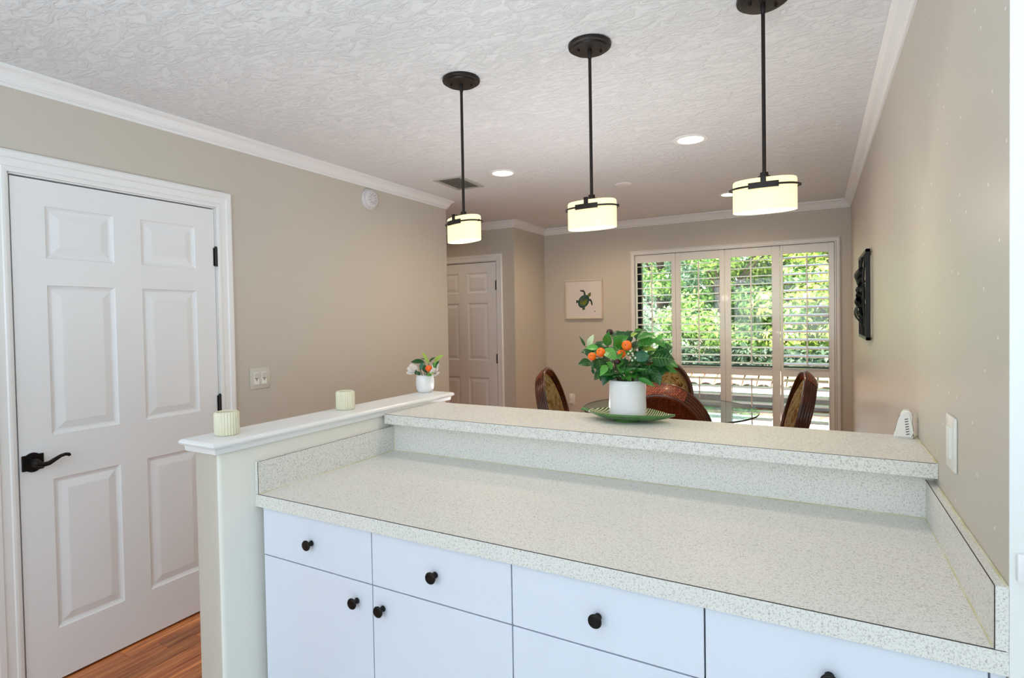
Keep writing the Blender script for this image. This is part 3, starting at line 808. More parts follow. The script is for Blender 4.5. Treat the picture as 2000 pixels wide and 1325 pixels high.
sd = empty('smoke_detector', (XL, 2.935, 2.287)); sd.rotation_euler = (0, radians(90), 0); tag(sd, 'round white smoke detector under the crown moulding on the left wall', 'smoke detector')
bm = bmesh.new(); lathe(bm, [(0, 0), (0.070, 0), (0.072, 0.006), (0.070, 0.012), (0.060, 0.013), (0, 0.013)], 44); finish(bm, 'base_plate', M['detector'], sd, 35)
bm = bmesh.new(); lathe(bm, [(0.060, 0.013), (0.060, 0.030), (0.054, 0.038), (0.040, 0.042), (0.016, 0.042), (0.014, 0.044), (0, 0.044)], 44); finish(bm, 'cover', M['detector'], sd, 35)
for k in range(10):
    a = 2 * pi * k / 10
    bm = bmesh.new(); box(bm, -0.010, 0.010, -0.001, 0.001, 0.0, 0.0012); finish(bm, 'vent_slot', M['ventdark'], sd, loc=(0.030 * cos(a), 0.030 * sin(a), 0.0415), rot=(0, 0, a))

# ------------------------------------------------------------------ switches, outlet
sw = empty('switch_plate', (XL, 2.037, 1.140), radians(90)); tag(sw, 'double white rocker switch plate on the left wall beside the door', 'light switch')
bm = bmesh.new(); box(bm, -0.063, 0.063, -0.006, 0, -0.059, 0.059, 0.003, 2); finish(bm, 'plate', M['ivory'], sw, 40)
for sx in (-0.024, 0.024):
    bm = bmesh.new(); box(bm, sx - 0.0165, sx + 0.0165, -0.008, -0.004, -0.034, 0.034, 0.001, 1); f = finish(bm, 'rocker', M['plate'], sw, 30)
    bm = bmesh.new(); box(bm, sx - 0.013, sx + 0.013, -0.0105, -0.008, 0.001, 0.030, 0.001, 1); finish(bm, 'paddle', M['ivory'], f, 30)
    bm = bmesh.new(); box(bm, sx - 0.011, sx + 0.011, -0.0088, -0.0078, -0.0022, 0.0); box(bm, sx - 0.0015, sx + 0.0015, -0.0088, -0.0078, -0.014, -0.002); finish(bm, 'slot', M['seam'], f)

sw = empty('dimmer_switch', (XR, 1.566, 1.155), radians(-90)); tag(sw, 'tall white single switch plate on the right wall above the worktop', 'light switch')
bm = bmesh.new(); box(bm, -0.046, 0.046, -0.006, 0, -0.060, 0.060, 0.003, 2); finish(bm, 'plate', M['plate'], sw, 40)
bm = bmesh.new(); box(bm, -0.017, 0.017, -0.010, -0.005, -0.034, 0.034, 0.001, 1); f = finish(bm, 'rocker', M['plate'], sw, 30)
bm = bmesh.new(); box(bm, -0.024, -0.020, -0.0075, -0.0055, -0.026, 0.028, 0.0005, 1); finish(bm, 'slider', M['ivory'], sw, 30)

nl = empty('night_light', (-2.372, YW, 0.545)); tag(nl, 'small white night light plugged in low on the window wall', 'night light')
bm = bmesh.new(); box(bm, -0.036, 0.036, -0.005, 0, -0.058, 0.058, 0.002, 1); finish(bm, 'outlet_plate', M['plate'], nl, 40)
bm = bmesh.new(); box(bm, -0.022, 0.022, -0.034, -0.005, -0.042, -0.006, 0.004, 2); finish(bm, 'plug_body', M['plate'], nl, 40)
bm = bmesh.new(); lathe(bm, [(0.018, -0.006), (0.021, 0.015), (0.020, 0.040), (0.014, 0.052), (0, 0.056)], 20, 0, -0.022); finish(bm, 'shade', M['plate'], nl, 50)

rl = empty('rail_block', (0.330, 1.1485, 1.045)); tag(rl, 'white stepped moulding block on the white wall at the right edge', 'moulding')
bm = bmesh.new()
for (x0, y1, z0, z1) in ((-0.058, -0.010, -0.022, 0.022), (-0.050, -0.016, -0.020, 0.020), (-0.043, -0.022, -0.018, 0.018)):
    box(bm, x0, 0.30, y1, 0, z0, z1, 0.0025, 2)
finish(bm, 'profile', M['trim'], rl, 40)

# ------------------------------------------------------------------ turtle picture
pic = empty('turtle_picture', (-2.210, YW, 1.640)); tag(pic, 'square white framed watercolour of a green sea turtle', 'picture')
bm = bmesh.new(); s = 0.2125
for b in ((-s, s, -s, -s + 0.014), (-s, s, s - 0.014, s), (-s, -s + 0.014, -s + 0.014, s - 0.014), (s - 0.014, s, -s + 0.014, s - 0.014)): box(bm, b[0], b[1], -0.030, 0, b[2], b[3], 0.001, 1)
finish(bm, 'frame', M['frame_w'], pic, 30)
cv = bobj('canvas', M['mat_white'], -s + 0.014, s - 0.014, -0.020, 0, -s + 0.014, s - 0.014, pic)
TG = {'shell': mat('turtle_shell_paint', (116, 124, 36), 0.7, vary=(22, (40, 74, 66), 0.42, 0.62)), 'rim': mat('turtle_rim_paint', (46, 88, 84), 0.7, vary=(40, (26, 50, 40), 0.4, 0.65)),
      'skin': mat('turtle_skin_paint', (66, 76, 54), 0.7, vary=(60, (30, 40, 40), 0.4, 0.6)), 'head': mat('turtle_head_paint', (112, 122, 56), 0.7, vary=(50, (60, 70, 40), 0.45, 0.6))}
def flat(name, pts, mt, dy):
    bm = bmesh.new()
    A = [bm.verts.new((x, dy, z)) for x, z in pts]; B = [bm.verts.new((x, dy + 0.0006, z)) for x, z in pts]
    n = len(pts); bm.faces.new(A); bm.faces.new(B[::-1])
    for k in range(n): bm.faces.new((A[k], A[(k + 1) % n], B[(k + 1) % n], B[k]))
    return finish(bm, name, mt, cv)
k_ = 0.425 / 930.0            # turtle drawn from centre (745,640) of a 930 wide square
def T(pts): return [((x - 745) * k_, (640 - y) * k_) for x, y in pts]
def ell(cx_, cy_, a, b, rot, n=28, e=1.0):
    return T([(cx_ + a * cos(t) * cos(rot) - b * sin(t) * sin(rot), cy_ + a * cos(t) * sin(rot) + b * sin(t) * cos(rot)) for t in [2 * pi * i / n for i in range(n)]])
flat('flipper', T([(640, 428), (690, 422), (750, 424), (780, 470), (795, 540), (770, 560), (745, 520), (745, 480), (700, 460), (655, 448)]), TG['skin'], -0.0207)
flat('flipper', T([(875, 640), (920, 640), (950, 690), (965, 760), (955, 800), (930, 770), (915, 700), (880, 670)]), TG['skin'], -0.0207)
flat('flipper', T([(545, 660), (590, 655), (620, 690), (600, 715), (545, 735), (555, 700)]), TG['skin'], -0.0207)
flat('flipper', T([(715, 830), (770, 820), (765, 860), (785, 890), (745, 885), (710, 905), (705, 870)]), TG['skin'], -0.0207)
flat('head', T([(820, 590), (850, 520), (890, 490), (925, 485), (920, 560), (880, 590), (880, 620), (840, 620)]), TG['head'], -0.0207)
flat('shell_rim', ell(742, 690, 168, 128, radians(-52)), TG['rim'], -0.0212)
flat('shell', ell(745, 690, 112, 84, radians(-52)), TG['shell'], -0.0218)
flat('signature', ell(1012, 932, 16, 10, 0, 10), M['seam'], -0.0207)

# ------------------------------------------------------------------ metal wall art on the right wall
art = empty('metal_wall_art', (XR, 3.94, 1.545)); tag(art, 'black metal framed wall sculpture of leaves with green patina on the right wall', 'wall art')
bm = bmesh.new()
hy, hz = 0.30, 0.252
for b in ((-hy, -hy + 0.018, -hz, hz), (hy - 0.018, hy, -hz, hz), (-hy, hy, hz - 0.018, hz), (-hy, hy, -hz, -hz + 0.018)):
    box(bm, -0.030, -0.008, b[0], b[1], b[2], b[3], 0.002, 1)
for yy in (-0.2, 0.2): box(bm, -0.012, 0, yy - 0.006, yy + 0.006, hz - 0.03, hz - 0.006)
finish(bm, 'frame', M['artmetal'], art, 30)
rnd = random.Random(11)
def art_leaf(parent, y, z, ln, wd, ang, bow, mt):
    bm = bmesh.new(); n = 8; L = []; R_ = []; C_ = []
    for i in range(n + 1):
        t = i / n; w = wd * sin(pi * t) ** 0.8 * (1 - 0.3 * t); px = -bow * sin(pi * t * 0.9) - 0.004
        cy_, cz_ = y + ln * t * cos(ang), z + ln * t * sin(ang)
        C_.append((px - 0.008, cy_, cz_)); L.append((px, cy_ - w * sin(ang), cz_ + w * cos(ang))); R_.append((px, cy_ + w * sin(ang), cz_ - w * cos(ang)))
    Cv = [bm.verts.new(p) for p in C_]; Lv = [bm.verts.new(p) for p in L]; Rv = [bm.verts.new(p) for p in R_]
    for i in range(n):
        bm.faces.new((Cv[i], Cv[i + 1], Lv[i + 1], Lv[i])); bm.faces.new((Cv[i], Rv[i], Rv[i + 1], Cv[i + 1]))
    bmesh.ops.solidify(bm, geom=bm.faces[:], thickness=0.0015)
    return finish(bm, 'leaf', mt, art, 50)
bm = bmesh.new()
tube(bm, [(-0.018, 0.02, -hz + 0.01), (-0.035, 0.0, -0.12), (-0.045, 0.02, 0.0), (-0.040, 0.05, 0.12), (-0.022, 0.06, hz - 0.01)], 0.008, 8)
tube(bm, [(-0.018, -0.14, -hz + 0.01), (-0.030, -0.15, -0.05), (-0.030, -0.12, 0.1), (-0.020, -0.12, hz - 0.01)], 0.006, 8)
tube(bm, [(-0.018, 0.18, -hz + 0.01), (-0.035, 0.17, -0.02), (-0.020, 0.20, hz - 0.01)], 0.006, 8)
finish(bm, 'stem', M['artmetal'], art, 60)
for k in range(24):
    a = 2 * pi * k / 12 + 0.2 + (0.26 if k > 11 else 0)
    art_leaf(art, 0.03 + 0.03 * cos(a), 0.02 + 0.03 * sin(a), rnd.uniform(0.10, 0.17), 0.026, a, rnd.uniform(0.025, 0.062), M['artgreen'] if k % 3 else M['artmetal'])
for k in range(12):
    art_leaf(art, rnd.uniform(-0.20, 0.20), rnd.uniform(-0.20, 0.02), rnd.uniform(0.07, 0.12), 0.016, rnd.uniform(0.6, 2.6), rnd.uniform(0.012, 0.03), M['artmetal'] if k % 2 else M['artgreen'])

# ------------------------------------------------------------------ things on the cap board
CAPZ = 1.0970
def ribbed_cup(x, y, label):
    bm = bmesh.new()
    r, h = 0.0345, 0.074
    prof_o = [(r - 0.003, 0.0), (r, 0.004), (r, h - 0.004)]
    n = 156
    lathe(bm, [(0, 0), (r - 0.003, 0.0), (r - 0.001, 0.003)], n)
    lathe(bm, [(r - 0.001, 0.003), (r + 0.001, 0.006), (r + 0.001, h - 0.006), (r - 0.0005, h - 0.002)], n, flute=26, fl=0.075)
    lathe(bm, [(r - 0.0005, h - 0.002), (r - 0.003, h), (r - 0.007, h - 0.002), (r - 0.007, 0.012), (0, 0.012)], n)
    o = finish(bm, 'ribbed_cup', M['cream_cer'], None, 60, loc=(x, y, CAPZ))
    return tag(o, label, 'cup', 'cream ribbed cups on the cap board')
ribbed_cup(-1.632, 1.103, 'cream vertically ribbed ceramic cup at the near end of the cap board')
ribbed_cup(-1.646, 1.624, 'cream vertically ribbed ceramic cup midway along the cap board')

def leaf_mesh(mt, vein=True):
    """unit leaf: base at origin, tip at +x (length 1), half width 0.5 across y, normal +z, folded on the midrib"""
    bm = bmesh.new(); n = 9
    rows = []
    for i in range(n + 1):
        t = i / n
        w = 0.5 * (sin(pi * min(1, t * 1.02) ** 0.82) ** 0.85 if 0 < t < 1 else 0.02)
        if i == n: w = 0.012
        droop = -0.16 * t * t + 0.05 * sin(pi * t)
        rows.append([bm.verts.new((t, s * w, droop + fz * w * 0.5)) for s, fz in ((-1, 0.30), (-0.5, 0.20), (0, 0.0), (0.5, 0.20), (1, 0.30))])
    for A, B in zip(rows, rows[1:]):
        for k in range(4): bm.faces.new((A[k], A[k + 1], B[k + 1], B[k]))
    me = bpy.data.meshes.new('leaf'); bm.to_mesh(me); bm.free(); me.materials.append(mt)
    me.materials.append(M['vein']); me.shade_smooth()
    return me
LM = {c: leaf_mesh(M['leaf_' + c]) for c in 'dmbypt'}
def vein_mesh():
    bm = bmesh.new()
    tube(bm, [(t / 8, 0, -0.16 * (t / 8) ** 2 + 0.05 * sin(pi * t / 8) + 0.004) for t in range(9)], [0.016 - 0.0015 * k for k in range(9)], 5)
    for k in range(1, 6):
        t = k / 7.0; w = 0.5 * sin(pi * t ** 0.82) ** 0.85 * 0.82
        for s in (-1, 1):
            z0 = -0.16 * t * t + 0.05 * sin(pi * t) + 0.004; t2 = min(0.97, t + 0.16); z1 = -0.16 * t2 * t2 + 0.05 * sin(pi * t2) + 0.115 * w / 0.41 * 0.82 * 0.9
            tube(bm, [(t, 0, z0), ((t + t2) / 2, s * w * 0.5, (z0 + z1) / 2 + 0.012), (t2, s * w, z1 + 0.004)], [0.009, 0.007, 0.003], 4)
    bmesh.ops.recalc_face_normals(bm, faces=bm.faces)
    me = bpy.data.meshes.new('vein'); bm.to_mesh(me); bm.free(); me.materials.append(M['vein']); me.shade_smooth()
    return me
VM = vein_mesh()
def put_leaf(parent, origin, b, t, w, c, facing=Vector((0.25, -0.8, 0.55)), vein=False):
    b = Vector(b) - Vector(origin); t = Vector(t) - Vector(origin)
    x = t - b; ln = x.length; x.normalize()
    z = facing - x * facing.dot(x); z.normalize(); y = z.cross(x)
    mm = Matrix((x * ln, y * w, z * ln * 0.8)).transposed().to_4x4(); mm.translation = b
    o = link('leaf', LM[c], parent); o.matrix_local = mm
    if vein:
        v = link('vein', VM, o)
    return o

pot = empty('flower_pot', (-1.668, 2.170, CAPZ)); tag(pot, 'small white pot with silk leaves, white petals and one orange, on the cap board', 'flower pot')
PO = Vector((-1.668, 2.170, CAPZ))
bm = bmesh.new(); lathe(bm, [(0, 0), (0.030, 0), (0.036, 0.004), (0.042, 0.018), (0.0455, 0.042), (0.044, 0.066), (0.040, 0.082), (0.0385, 0.084), (0.036, 0.081), (0.036, 0.070), (0, 0.070)], 48)
finish(bm, 'pot', M['white_cer'], pot, 50)
rnd = random.Random(5)
for (a, b, c, d, e, f, w, col_) in [(-1.659, 2.158, 1.243, -1.742, 2.148, 1.248, 0.026, 'd'), (-1.63, 2.155, 1.237, -1.663, 2.145, 1.297, 0.016, 'y'), (-1.635, 2.165, 1.243, -1.597, 2.155, 1.27, 0.014, 'd'), (-1.595, 2.148, 1.243, -1.537, 2.138, 1.285, 0.026, 'y'), (-1.588, 2.151, 1.248, -1.557, 2.141, 1.272, 0.012, 'd'), (-1.631, 2.174, 1.191, -1.598, 2.164, 1.249, 0.026, 'b'), (-1.685, 2.158, 1.206, -1.661, 2.148, 1.244, 0.026, 't'), (-1.642, 2.159, 1.255, -1.679, 2.149, 1.263, 0.006, 'd'), (-1.629, 2.14, 1.19, -1.583, 2.13, 1.199, 0.014, 'y'), (-1.71, 2.155, 1.181, -1.702, 2.145, 1.206, 0.014, 'd'),
        (-1.66, 2.18, 1.19, -1.70, 2.20, 1.23, 0.03, 'd'), (-1.65, 2.19, 1.19, -1.62, 2.22, 1.25, 0.03, 'd'), (-1.64, 2.15, 1.185, -1.60, 2.13, 1.185, 0.02, 'b'), (-1.67, 2.14, 1.185, -1.69, 2.12, 1.20, 0.02, 'd')]:
    put_leaf(pot, PO, (a, b, c), (d, e, f), w, col_)
bm = bmesh.new()
for (x, y, z) in ((-1.63, 2.155, 1.237), (-1.60, 2.15, 1.243), (-1.66, 2.158, 1.243), (-1.612, 2.13, 1.225), (-1.69, 2.16, 1.21)):
    tube(bm, [(0.0, 0.0, 0.065), ((x - PO.x) * 0.5, (y - PO.y) * 0.5, (z - PO.z) * 0.7), (x - PO.x, y - PO.y, z - PO.z)], 0.0018, 6)
finish(bm, 'stem', M['stem'], pot, 60)
bm = bmesh.new(); lathe(bm, [(0, -0.0155), (0.009, -0.0135), (0.0145, -0.007), (0.0165, 0.0), (0.015, 0.007), (0.009, 0.0125), (0.003, 0.0142), (0, 0.0135)], 24)
finish(bm, 'orange_fruit', M['orange'], pot, 60, loc=(-1.612 - PO.x, 2.128 - PO.y, 1.218 - PO.z))
def petal_mesh():
    bm = bmesh.new(); n = 6; rows = []
    for i in range(n + 1):
        t = i / n; w = 0.42 * sin(pi * (0.08 + 0.9 * t)) ** 0.6 * (0.45 + 0.6 * t) if t < 1 else 0.08
        rows.append([bm.verts.new((t, s * w, 0.35 * t * t + 0.25 * abs(s) * w)) for s in (-1, -0.5, 0, 0.5, 1)])
    for A, B in zip(rows, rows[1:]):
        for k in range(4): bm.faces.new((A[k], A[k + 1], B[k + 1], B[k]))
    me = bpy.data.meshes.new('petal'); bm.to_mesh(me); bm.free(); me.materials.append(M['petal']); me.shade_smooth(); return me
PM = petal_mesh()
for ctr, dirs, ln in (((-1.712, 2.165, 1.195), [(-1, -0.2, 0.15), (-0.7, -0.4, 0.8), (-0.2, -0.4, 0.9), (-0.8, -0.6, -0.4), (-0.4, -0.9, 0.3), (-0.9, 0.2, 0.4)], 0.048),
                      ((-1.606, 2.165, 1.190), [(0.95, -0.3, 0.3), (0.8, -0.4, -0.25), (0.45, -0.4, 0.75), (0.15, -0.5, 0.8), (0.6, -0.8, 0.2), (0.7, 0.1, 0.6)], 0.056)):
    fl = empty('flower', Vector(ctr) - PO); fl.parent = pot
    for dv in dirs:
        x = Vector(dv).normalized(); f = Vector((0, -0.6, 0.6)); z = (f - x * f.dot(x)).normalized(); y = z.cross(x)
        o = link('petal', PM, fl); o.matrix_local = Matrix((x * ln, y * ln, z * ln)).transposed().to_4x4()

# ------------------------------------------------------------------ dish, vase and bouquet on the bar
BZ = 1.0656
dish = empty('leaf_dish', (-0.615, 2.005, BZ)); tag(dish, 'green leaf shaped dish with ribbed inside, under the white vase', 'dish')
def dish_outline(t):                    # t in 0..1 along the length
    w = 0.098 * (sin(pi * t ** 0.85) ** 0.9) if 0 < t < 1 else 0.0
    return -0.150 + 0.325 * t, max(w, 0.0015)
def rimz(t): return 0.027 + 0.009 * sin(pi * t) + (0.006 if t > 0.9 else 0) * (t - 0.9) * 10 + (0.004 * (0.25 - t) / 0.25 if t < 0.25 else 0)
def dish_surf(off):
    rows = []; n, m_ = 44, 17
    for i in range(n + 1):
        t = i / n; x, w = dish_outline(t); row = []
        e = min(1.0, sin(pi * min(max(t, 0.0), 1)) * 1.35)
        for j in range(m_):
            s = -1 + 2 * j / (m_ - 1); d = abs(s)
            z = rimz(t) - (rimz(t) - 0.010) * e * (1 - d ** 2.8) + off
            row.append((x, s * w, z))
        rows.append(row)
    return rows
bm = bmesh.new()
top = dish_surf(0.0); bot = dish_surf(-0.006)
Vt = [[bm.verts.new(p) for p in r] for r in top]; Vb = [[bm.verts.new(p) for p in r] for r in bot]
n, m_ = len(Vt), len(Vt[0])
for i in range(n - 1):
    for j in range(m_ - 1):
        f = bm.faces.new((Vt[i][j], Vt[i + 1][j], Vt[i + 1][j + 1], Vt[i][j + 1])); f.material_index = 0
        f = bm.faces.new((Vb[i][j], Vb[i][j + 1], Vb[i + 1][j + 1], Vb[i + 1][j])); f.material_index = 1
for i in range(n - 1):
    for j in (0, m_ - 1):
        f = bm.faces.new((Vt[i][j], Vb[i][j], Vb[i + 1][j], Vt[i + 1][j])); f.material_index = 1
for i in (0, n - 1):
    for j in range(m_ - 1):
        f = bm.faces.new((Vt[i][j], Vt[i][j + 1], Vb[i][j + 1], Vb[i][j])); f.material_index = 1
finish(bm, 'bowl', [M['dish'], M['leafdish_under']], dish, 50)
bm = bmesh.new(); lathe(bm, [(0, 0), (0.052, 0), (0.054, 0.002), (0.050, 0.008), (0, 0.008)], 40); finish(bm, 'foot', M['leafdish_under'], dish, 40)
bm = bmesh.new(); tube(bm, [(-0.145, 0, 0.027), (-0.160, 0, 0.031), (-0.172, 0.0, 0.031), (-0.178, 0, 0.027)], [0.004, 0.006, 0.0065, 0.004], 10); finish(bm, 'stem_handle', M['leafdish_under'], dish, 60)

vase = empty('white_vase', (-0.612, 2.005, BZ + 0.0102)); tag(vase, 'white cylindrical ceramic vase standing in the green leaf dish', 'vase')
bm = bmesh.new()
lathe(bm, [(0, 0), (0.060, 0), (0.066, 0.004), (0.0675, 0.02), (0.0665, 0.07), (0.0665, 0.12), (0.0672, 0.1385), (0.0655, 0.1405), (0.062, 0.1395), (0.060, 0.12), (0.060, 0.02), (0, 0.016)], 64)
finish(bm, 'vessel', M['white_cer'], vase, 50)
BO = Vector((-0.612, 2.005, 1.200))
bq = empty('bouquet', BO); tag(bq, 'bushy green leaf bouquet with orange fruits and white berries in the white vase', 'bouquet')
LEAVES = [(-0.764, 1.977, 1.338, -0.779, 1.96, 1.378, 0.009, 'd'), (-0.764, 2.011, 1.335, -0.742, 2.004, 1.382, 0.023, 'p'), (-0.709, 1.97, 1.334, -0.75, 1.946, 1.336, 0.025, 'b'), (-0.684, 1.995, 1.341, -0.666, 1.956, 1.391, 0.033, 'm'), (-0.677, 2.025, 1.378, -0.628, 2.001, 1.391, 0.023, 'd'), (-0.652, 1.973, 1.332, -0.592, 1.933, 1.38, 0.053, 'm'), (-0.685, 1.962, 1.330, -0.624, 1.930, 1.295, 0.039, 'b'), (-0.565, 1.971, 1.37, -0.502, 1.937, 1.387, 0.031, 'm'), (-0.561, 1.962, 1.346, -0.489, 1.946, 1.366, 0.039, 'm'), (-0.513, 2.004, 1.367, -0.461, 1.96, 1.343, 0.031, 'm'), (-0.551, 1.975, 1.33, -0.493, 1.945, 1.335, 0.023, 'y'), (-0.519, 1.965, 1.308, -0.576, 1.940, 1.301, 0.043, 't'), (-0.515, 1.980, 1.3, -0.437, 1.985, 1.299, 0.072, 'd'), (-0.517, 1.992, 1.273, -0.48, 1.956, 1.209, 0.039, 'd'), (-0.551, 1.93, 1.23, -0.49, 1.925, 1.208, 0.019, 'm'), (-0.634, 1.95, 1.235, -0.525, 1.93, 1.269, 0.023, 'm'), (-0.625, 1.96, 1.296, -0.605, 1.925, 1.243, 0.031, 'm'), (-0.766, 2.048, 1.272, -0.798, 1.994, 1.271, 0.037, 'd'), (-0.714, 1.999, 1.288, -0.743, 1.978, 1.256, 0.031, 'd'), (-0.718, 1.99, 1.294, -0.686, 1.955, 1.232, 0.043, 'd'), (-0.653, 1.96, 1.26, -0.667, 1.935, 1.234, 0.023, 'm'), (-0.663, 1.95, 1.243, -0.68, 1.925, 1.202, 0.029, 'd'), (-0.71, 2.00, 1.242, -0.704, 1.975, 1.211, 0.015, 'd'), (-0.753, 2.019, 1.25, -0.744, 2.017, 1.23, 0.012, 'd'), (-0.712, 1.991, 1.256, -0.694, 1.945, 1.237, 0.017, 'd'), (-0.761, 1.963, 1.32, -0.745, 1.957, 1.304, 0.01, 'd'), (-0.61, 2.009, 1.374, -0.585, 1.981, 1.396, 0.018, 'd'), (-0.596, 2.039, 1.39, -0.553, 1.998, 1.402, 0.016, 'm'), (-0.585, 1.964, 1.377, -0.559, 1.957, 1.39, 0.014, 'y'), (-0.487, 1.946, 1.366, -0.465, 1.941, 1.379, 0.018, 'b'), (-0.496, 1.993, 1.325, -0.447, 2.005, 1.341, 0.041, 'd'), (-0.669, 1.97, 1.285, -0.649, 1.94, 1.256, 0.018, 'b'), (-0.606, 1.98, 1.27, -0.536, 1.96, 1.288, 0.035, 'd'), (-0.57, 1.975, 1.257, -0.5, 1.945, 1.254, 0.039, 'd'), (-0.492, 2.007, 1.278, -0.471, 1.965, 1.244, 0.029, 'd')]
for i, (a, b, c, d, e, f, w, col_) in enumerate(LEAVES):
    put_leaf(bq, BO, (a, b, c), (d, e, f), w * 1.08, col_, vein=(w > 0.03))
rnd = random.Random(21)
CTR = Vector((-0.610, 2.02, 1.275))
for k in range(78):
    while True:
        u = Vector((rnd.uniform(-1, 1), rnd.uniform(-1, 1), rnd.uniform(-0.75, 1)))
        if 0.25 < u.length < 1: break
    if k % 3 == 0: u.y = abs(u.y)
    p = CTR + Vector((u.x * 0.135, u.y * 0.10, u.z * 0.090 + 0.015))
    if p.z < 1.235 and abs(p.x + 0.61) < 0.075: p.z += 0.05
    dv = Vector((u.x + rnd.uniform(-.5, .5), u.y + rnd.uniform(-.5, .5), u.z * 0.6 + rnd.uniform(-.5, .4))).normalized()
    ln = rnd.uniform(0.045, 0.068)
    put_leaf(bq, BO, p, p + dv * ln, ln * rnd.uniform(0.5, 0.66), rnd.choice('ddddmmmb'), Vector((rnd.uniform(-.5, .6), -0.7, 0.6)))
for k in range(30):
    a = 2 * pi * k / 30 + rnd.uniform(-.1, .1)
    p = Vector((-0.612 + 0.045 * cos(a), 2.005 + 0.045 * sin(a), rnd.uniform(1.228, 1.250)))
    ln = rnd.uniform(0.05, 0.075)
    dv = Vector((cos(a), sin(a), rnd.uniform(-0.45, 0.35))).normalized()
    put_leaf(bq, BO, p, p + dv * ln, ln * rnd.uniform(0.5, 0.64), rnd.choice('dddm'), Vector((0.2, -0.5, 0.8)))
bm = bmesh.new()
for k in range(26):
    a, b, c, d, e, f, w, _ = LEAVES[k]
    p = Vector((a, b, c)) - BO
    tube(bm, [(p.x * 0.12, p.y * 0.2, -0.02), (p.x * 0.45, p.y * 0.5, 0.05 + p.z * 0.3), tuple(p)], [0.0022, 0.0019, 0.0013], 6)
finish(bm, 'stem', M['stem'], bq, 60)
for (x, y, z, r) in ((-0.588, 1.925, 1.346, 0.0183), (-0.691, 1.945, 1.319, 0.0173), (-0.725, 1.945, 1.303, 0.0155), (-0.610, 1.935, 1.316, 0.0150)):
    bm = bmesh.new(); lathe(bm, [(0, -0.94 * r), (0.55 * r, -0.82 * r), (0.9 * r, -0.42 * r), (r, 0), (0.9 * r, 0.44 * r), (0.5 * r, 0.80 * r), (0.14 * r, 0.88 * r), (0, 0.82 * r)], 26)
    o = finish(bm, 'orange_fruit', M['orange'], bq, 60, loc=Vector((x, y, z)) - BO, rot=(rnd.uniform(0.6, 1.5), rnd.uniform(-.4, .4), 0))
    bm = bmesh.new(); lathe(bm, [(0, 0.80 * r), (0.13 * r, 0.84 * r), (0.09 * r, 1.0 * r), (0, 1.03 * r)], 6); finish(bm, 'fruit_stalk', M['stem'], o)
for (x, y, z, r) in ((-0.672, 1.990, 1.391, 0.0122), (-0.630, 1.945, 1.286, 0.0122)):
    bm = bmesh.new(); lathe(bm, [(0, -r), (0.6 * r, -0.8 * r), (r, -0.1 * r), (0.85 * r, 0.6 * r), (0.4 * r, 0.95 * r), (0, r)], 14, flute=6, fl=0.12)
    finish(bm, 'seed_pod', M['pod'], bq, 60, loc=Vector((x, y, z)) - BO)
bcl = empty('berry_cluster', Vector((-0.567, 1.925, 1.306)) - BO); bcl.parent = bq
bm = bmesh.new()
BPOS = [(-0.573, 1.918, 1.327), (-0.581, 1.920, 1.317), (-0.565, 1.916, 1.319), (-0.565, 1.921, 1.311), (-0.573, 1.918, 1.303), (-0.567, 1.919, 1.294), (-0.556, 1.918, 1.303)]
for p in BPOS:
    q = Vector(p) - Vector((-0.567, 1.925, 1.306)); tube(bm, [(0, 0.012, 0.0), tuple(q * 0.9)], 0.0009, 5)
finish(bm, 'stalk', M['stem'], bcl)
for p in BPOS:
    bm = bmesh.new(); bmesh.ops.create_icosphere(bm, subdivisions=2, radius=0.0042); finish(bm, 'berry', M['berry'], bcl, 180, loc=Vector(p) - Vector((-0.567, 1.925, 1.306)))

# ------------------------------------------------------------------ small white weather gadget on the bar
gd = empty('digital_clock', (0.2300, 2.068, BZ), radians(-9)); tag(gd, 'small white wedge shaped digital clock at the wall end of the bar', 'clock')
bm = bmesh.new()
pr = [(-0.024, 0.0), (0.021, 0.0), (0.0245, 0.004), (0.0195, 0.020), (0.0205, 0.045), (0.0215, 0.066), (0.0185, 0.079), (0.0105, 0.0845), (0.000, 0.084), (-0.0065, 0.077), (-0.0135, 0.055), (-0.021, 0.022), (-0.0255, 0.006)]
hw = 0.021
A = [bm.verts.new((x, -hw, z)) for x, z in pr]; B = [bm.verts.new((x, hw, z)) for x, z in pr]
for k in range(len(pr)): bm.faces.new((A[k], A[(k + 1) % len(pr)], B[(k + 1) % len(pr)], B[k]))
fa = bm.faces.new(A[::-1]); fb = bm.faces.new(B)
bmesh.ops.bevel(bm, geom=list(fa.edges) + list(fb.edges), offset=0.005, segments=3, affect='EDGES')
finish(bm, 'case', M['plate'], gd, 45)
bm = bmesh.new()
for (z0, z1) in ((0.018, 0.068),):
    x0 = -0.0225; x1 = -0.0098
    vs = [bm.verts.new(p) for p in ((x0 - 0.0008, -0.015, z0), (x0 - 0.0008, 0.015, z0), (x1 - 0.0008, 0.015, z1), (x1 - 0.0008, -0.015, z1))]
    vs2 = [bm.verts.new((v.co.x + 0.002, v.co.y, v.co.z)) for v in vs]
    bm.faces.new(vs); bm.faces.new(vs2[::-1])
    for k in range(4): bm.faces.new((vs[k], vs[(k + 1) % 4], vs2[(k + 1) % 4], vs2[k]))
finish(bm, 'screen', M['black'], gd)
for k in range(7):
    z = 0.014 + k * 0.0075
    bm = bmesh.new(); box(bm, -0.0045, 0.0045, -0.0006, 0.0008, -0.0011, 0.0011); finish(bm, 'vent_slot', M['ventdark'], gd, loc=(0.011 - 0.0006 * k, -hw - 0.0002, z), rot=(0, radians(-18), 0))

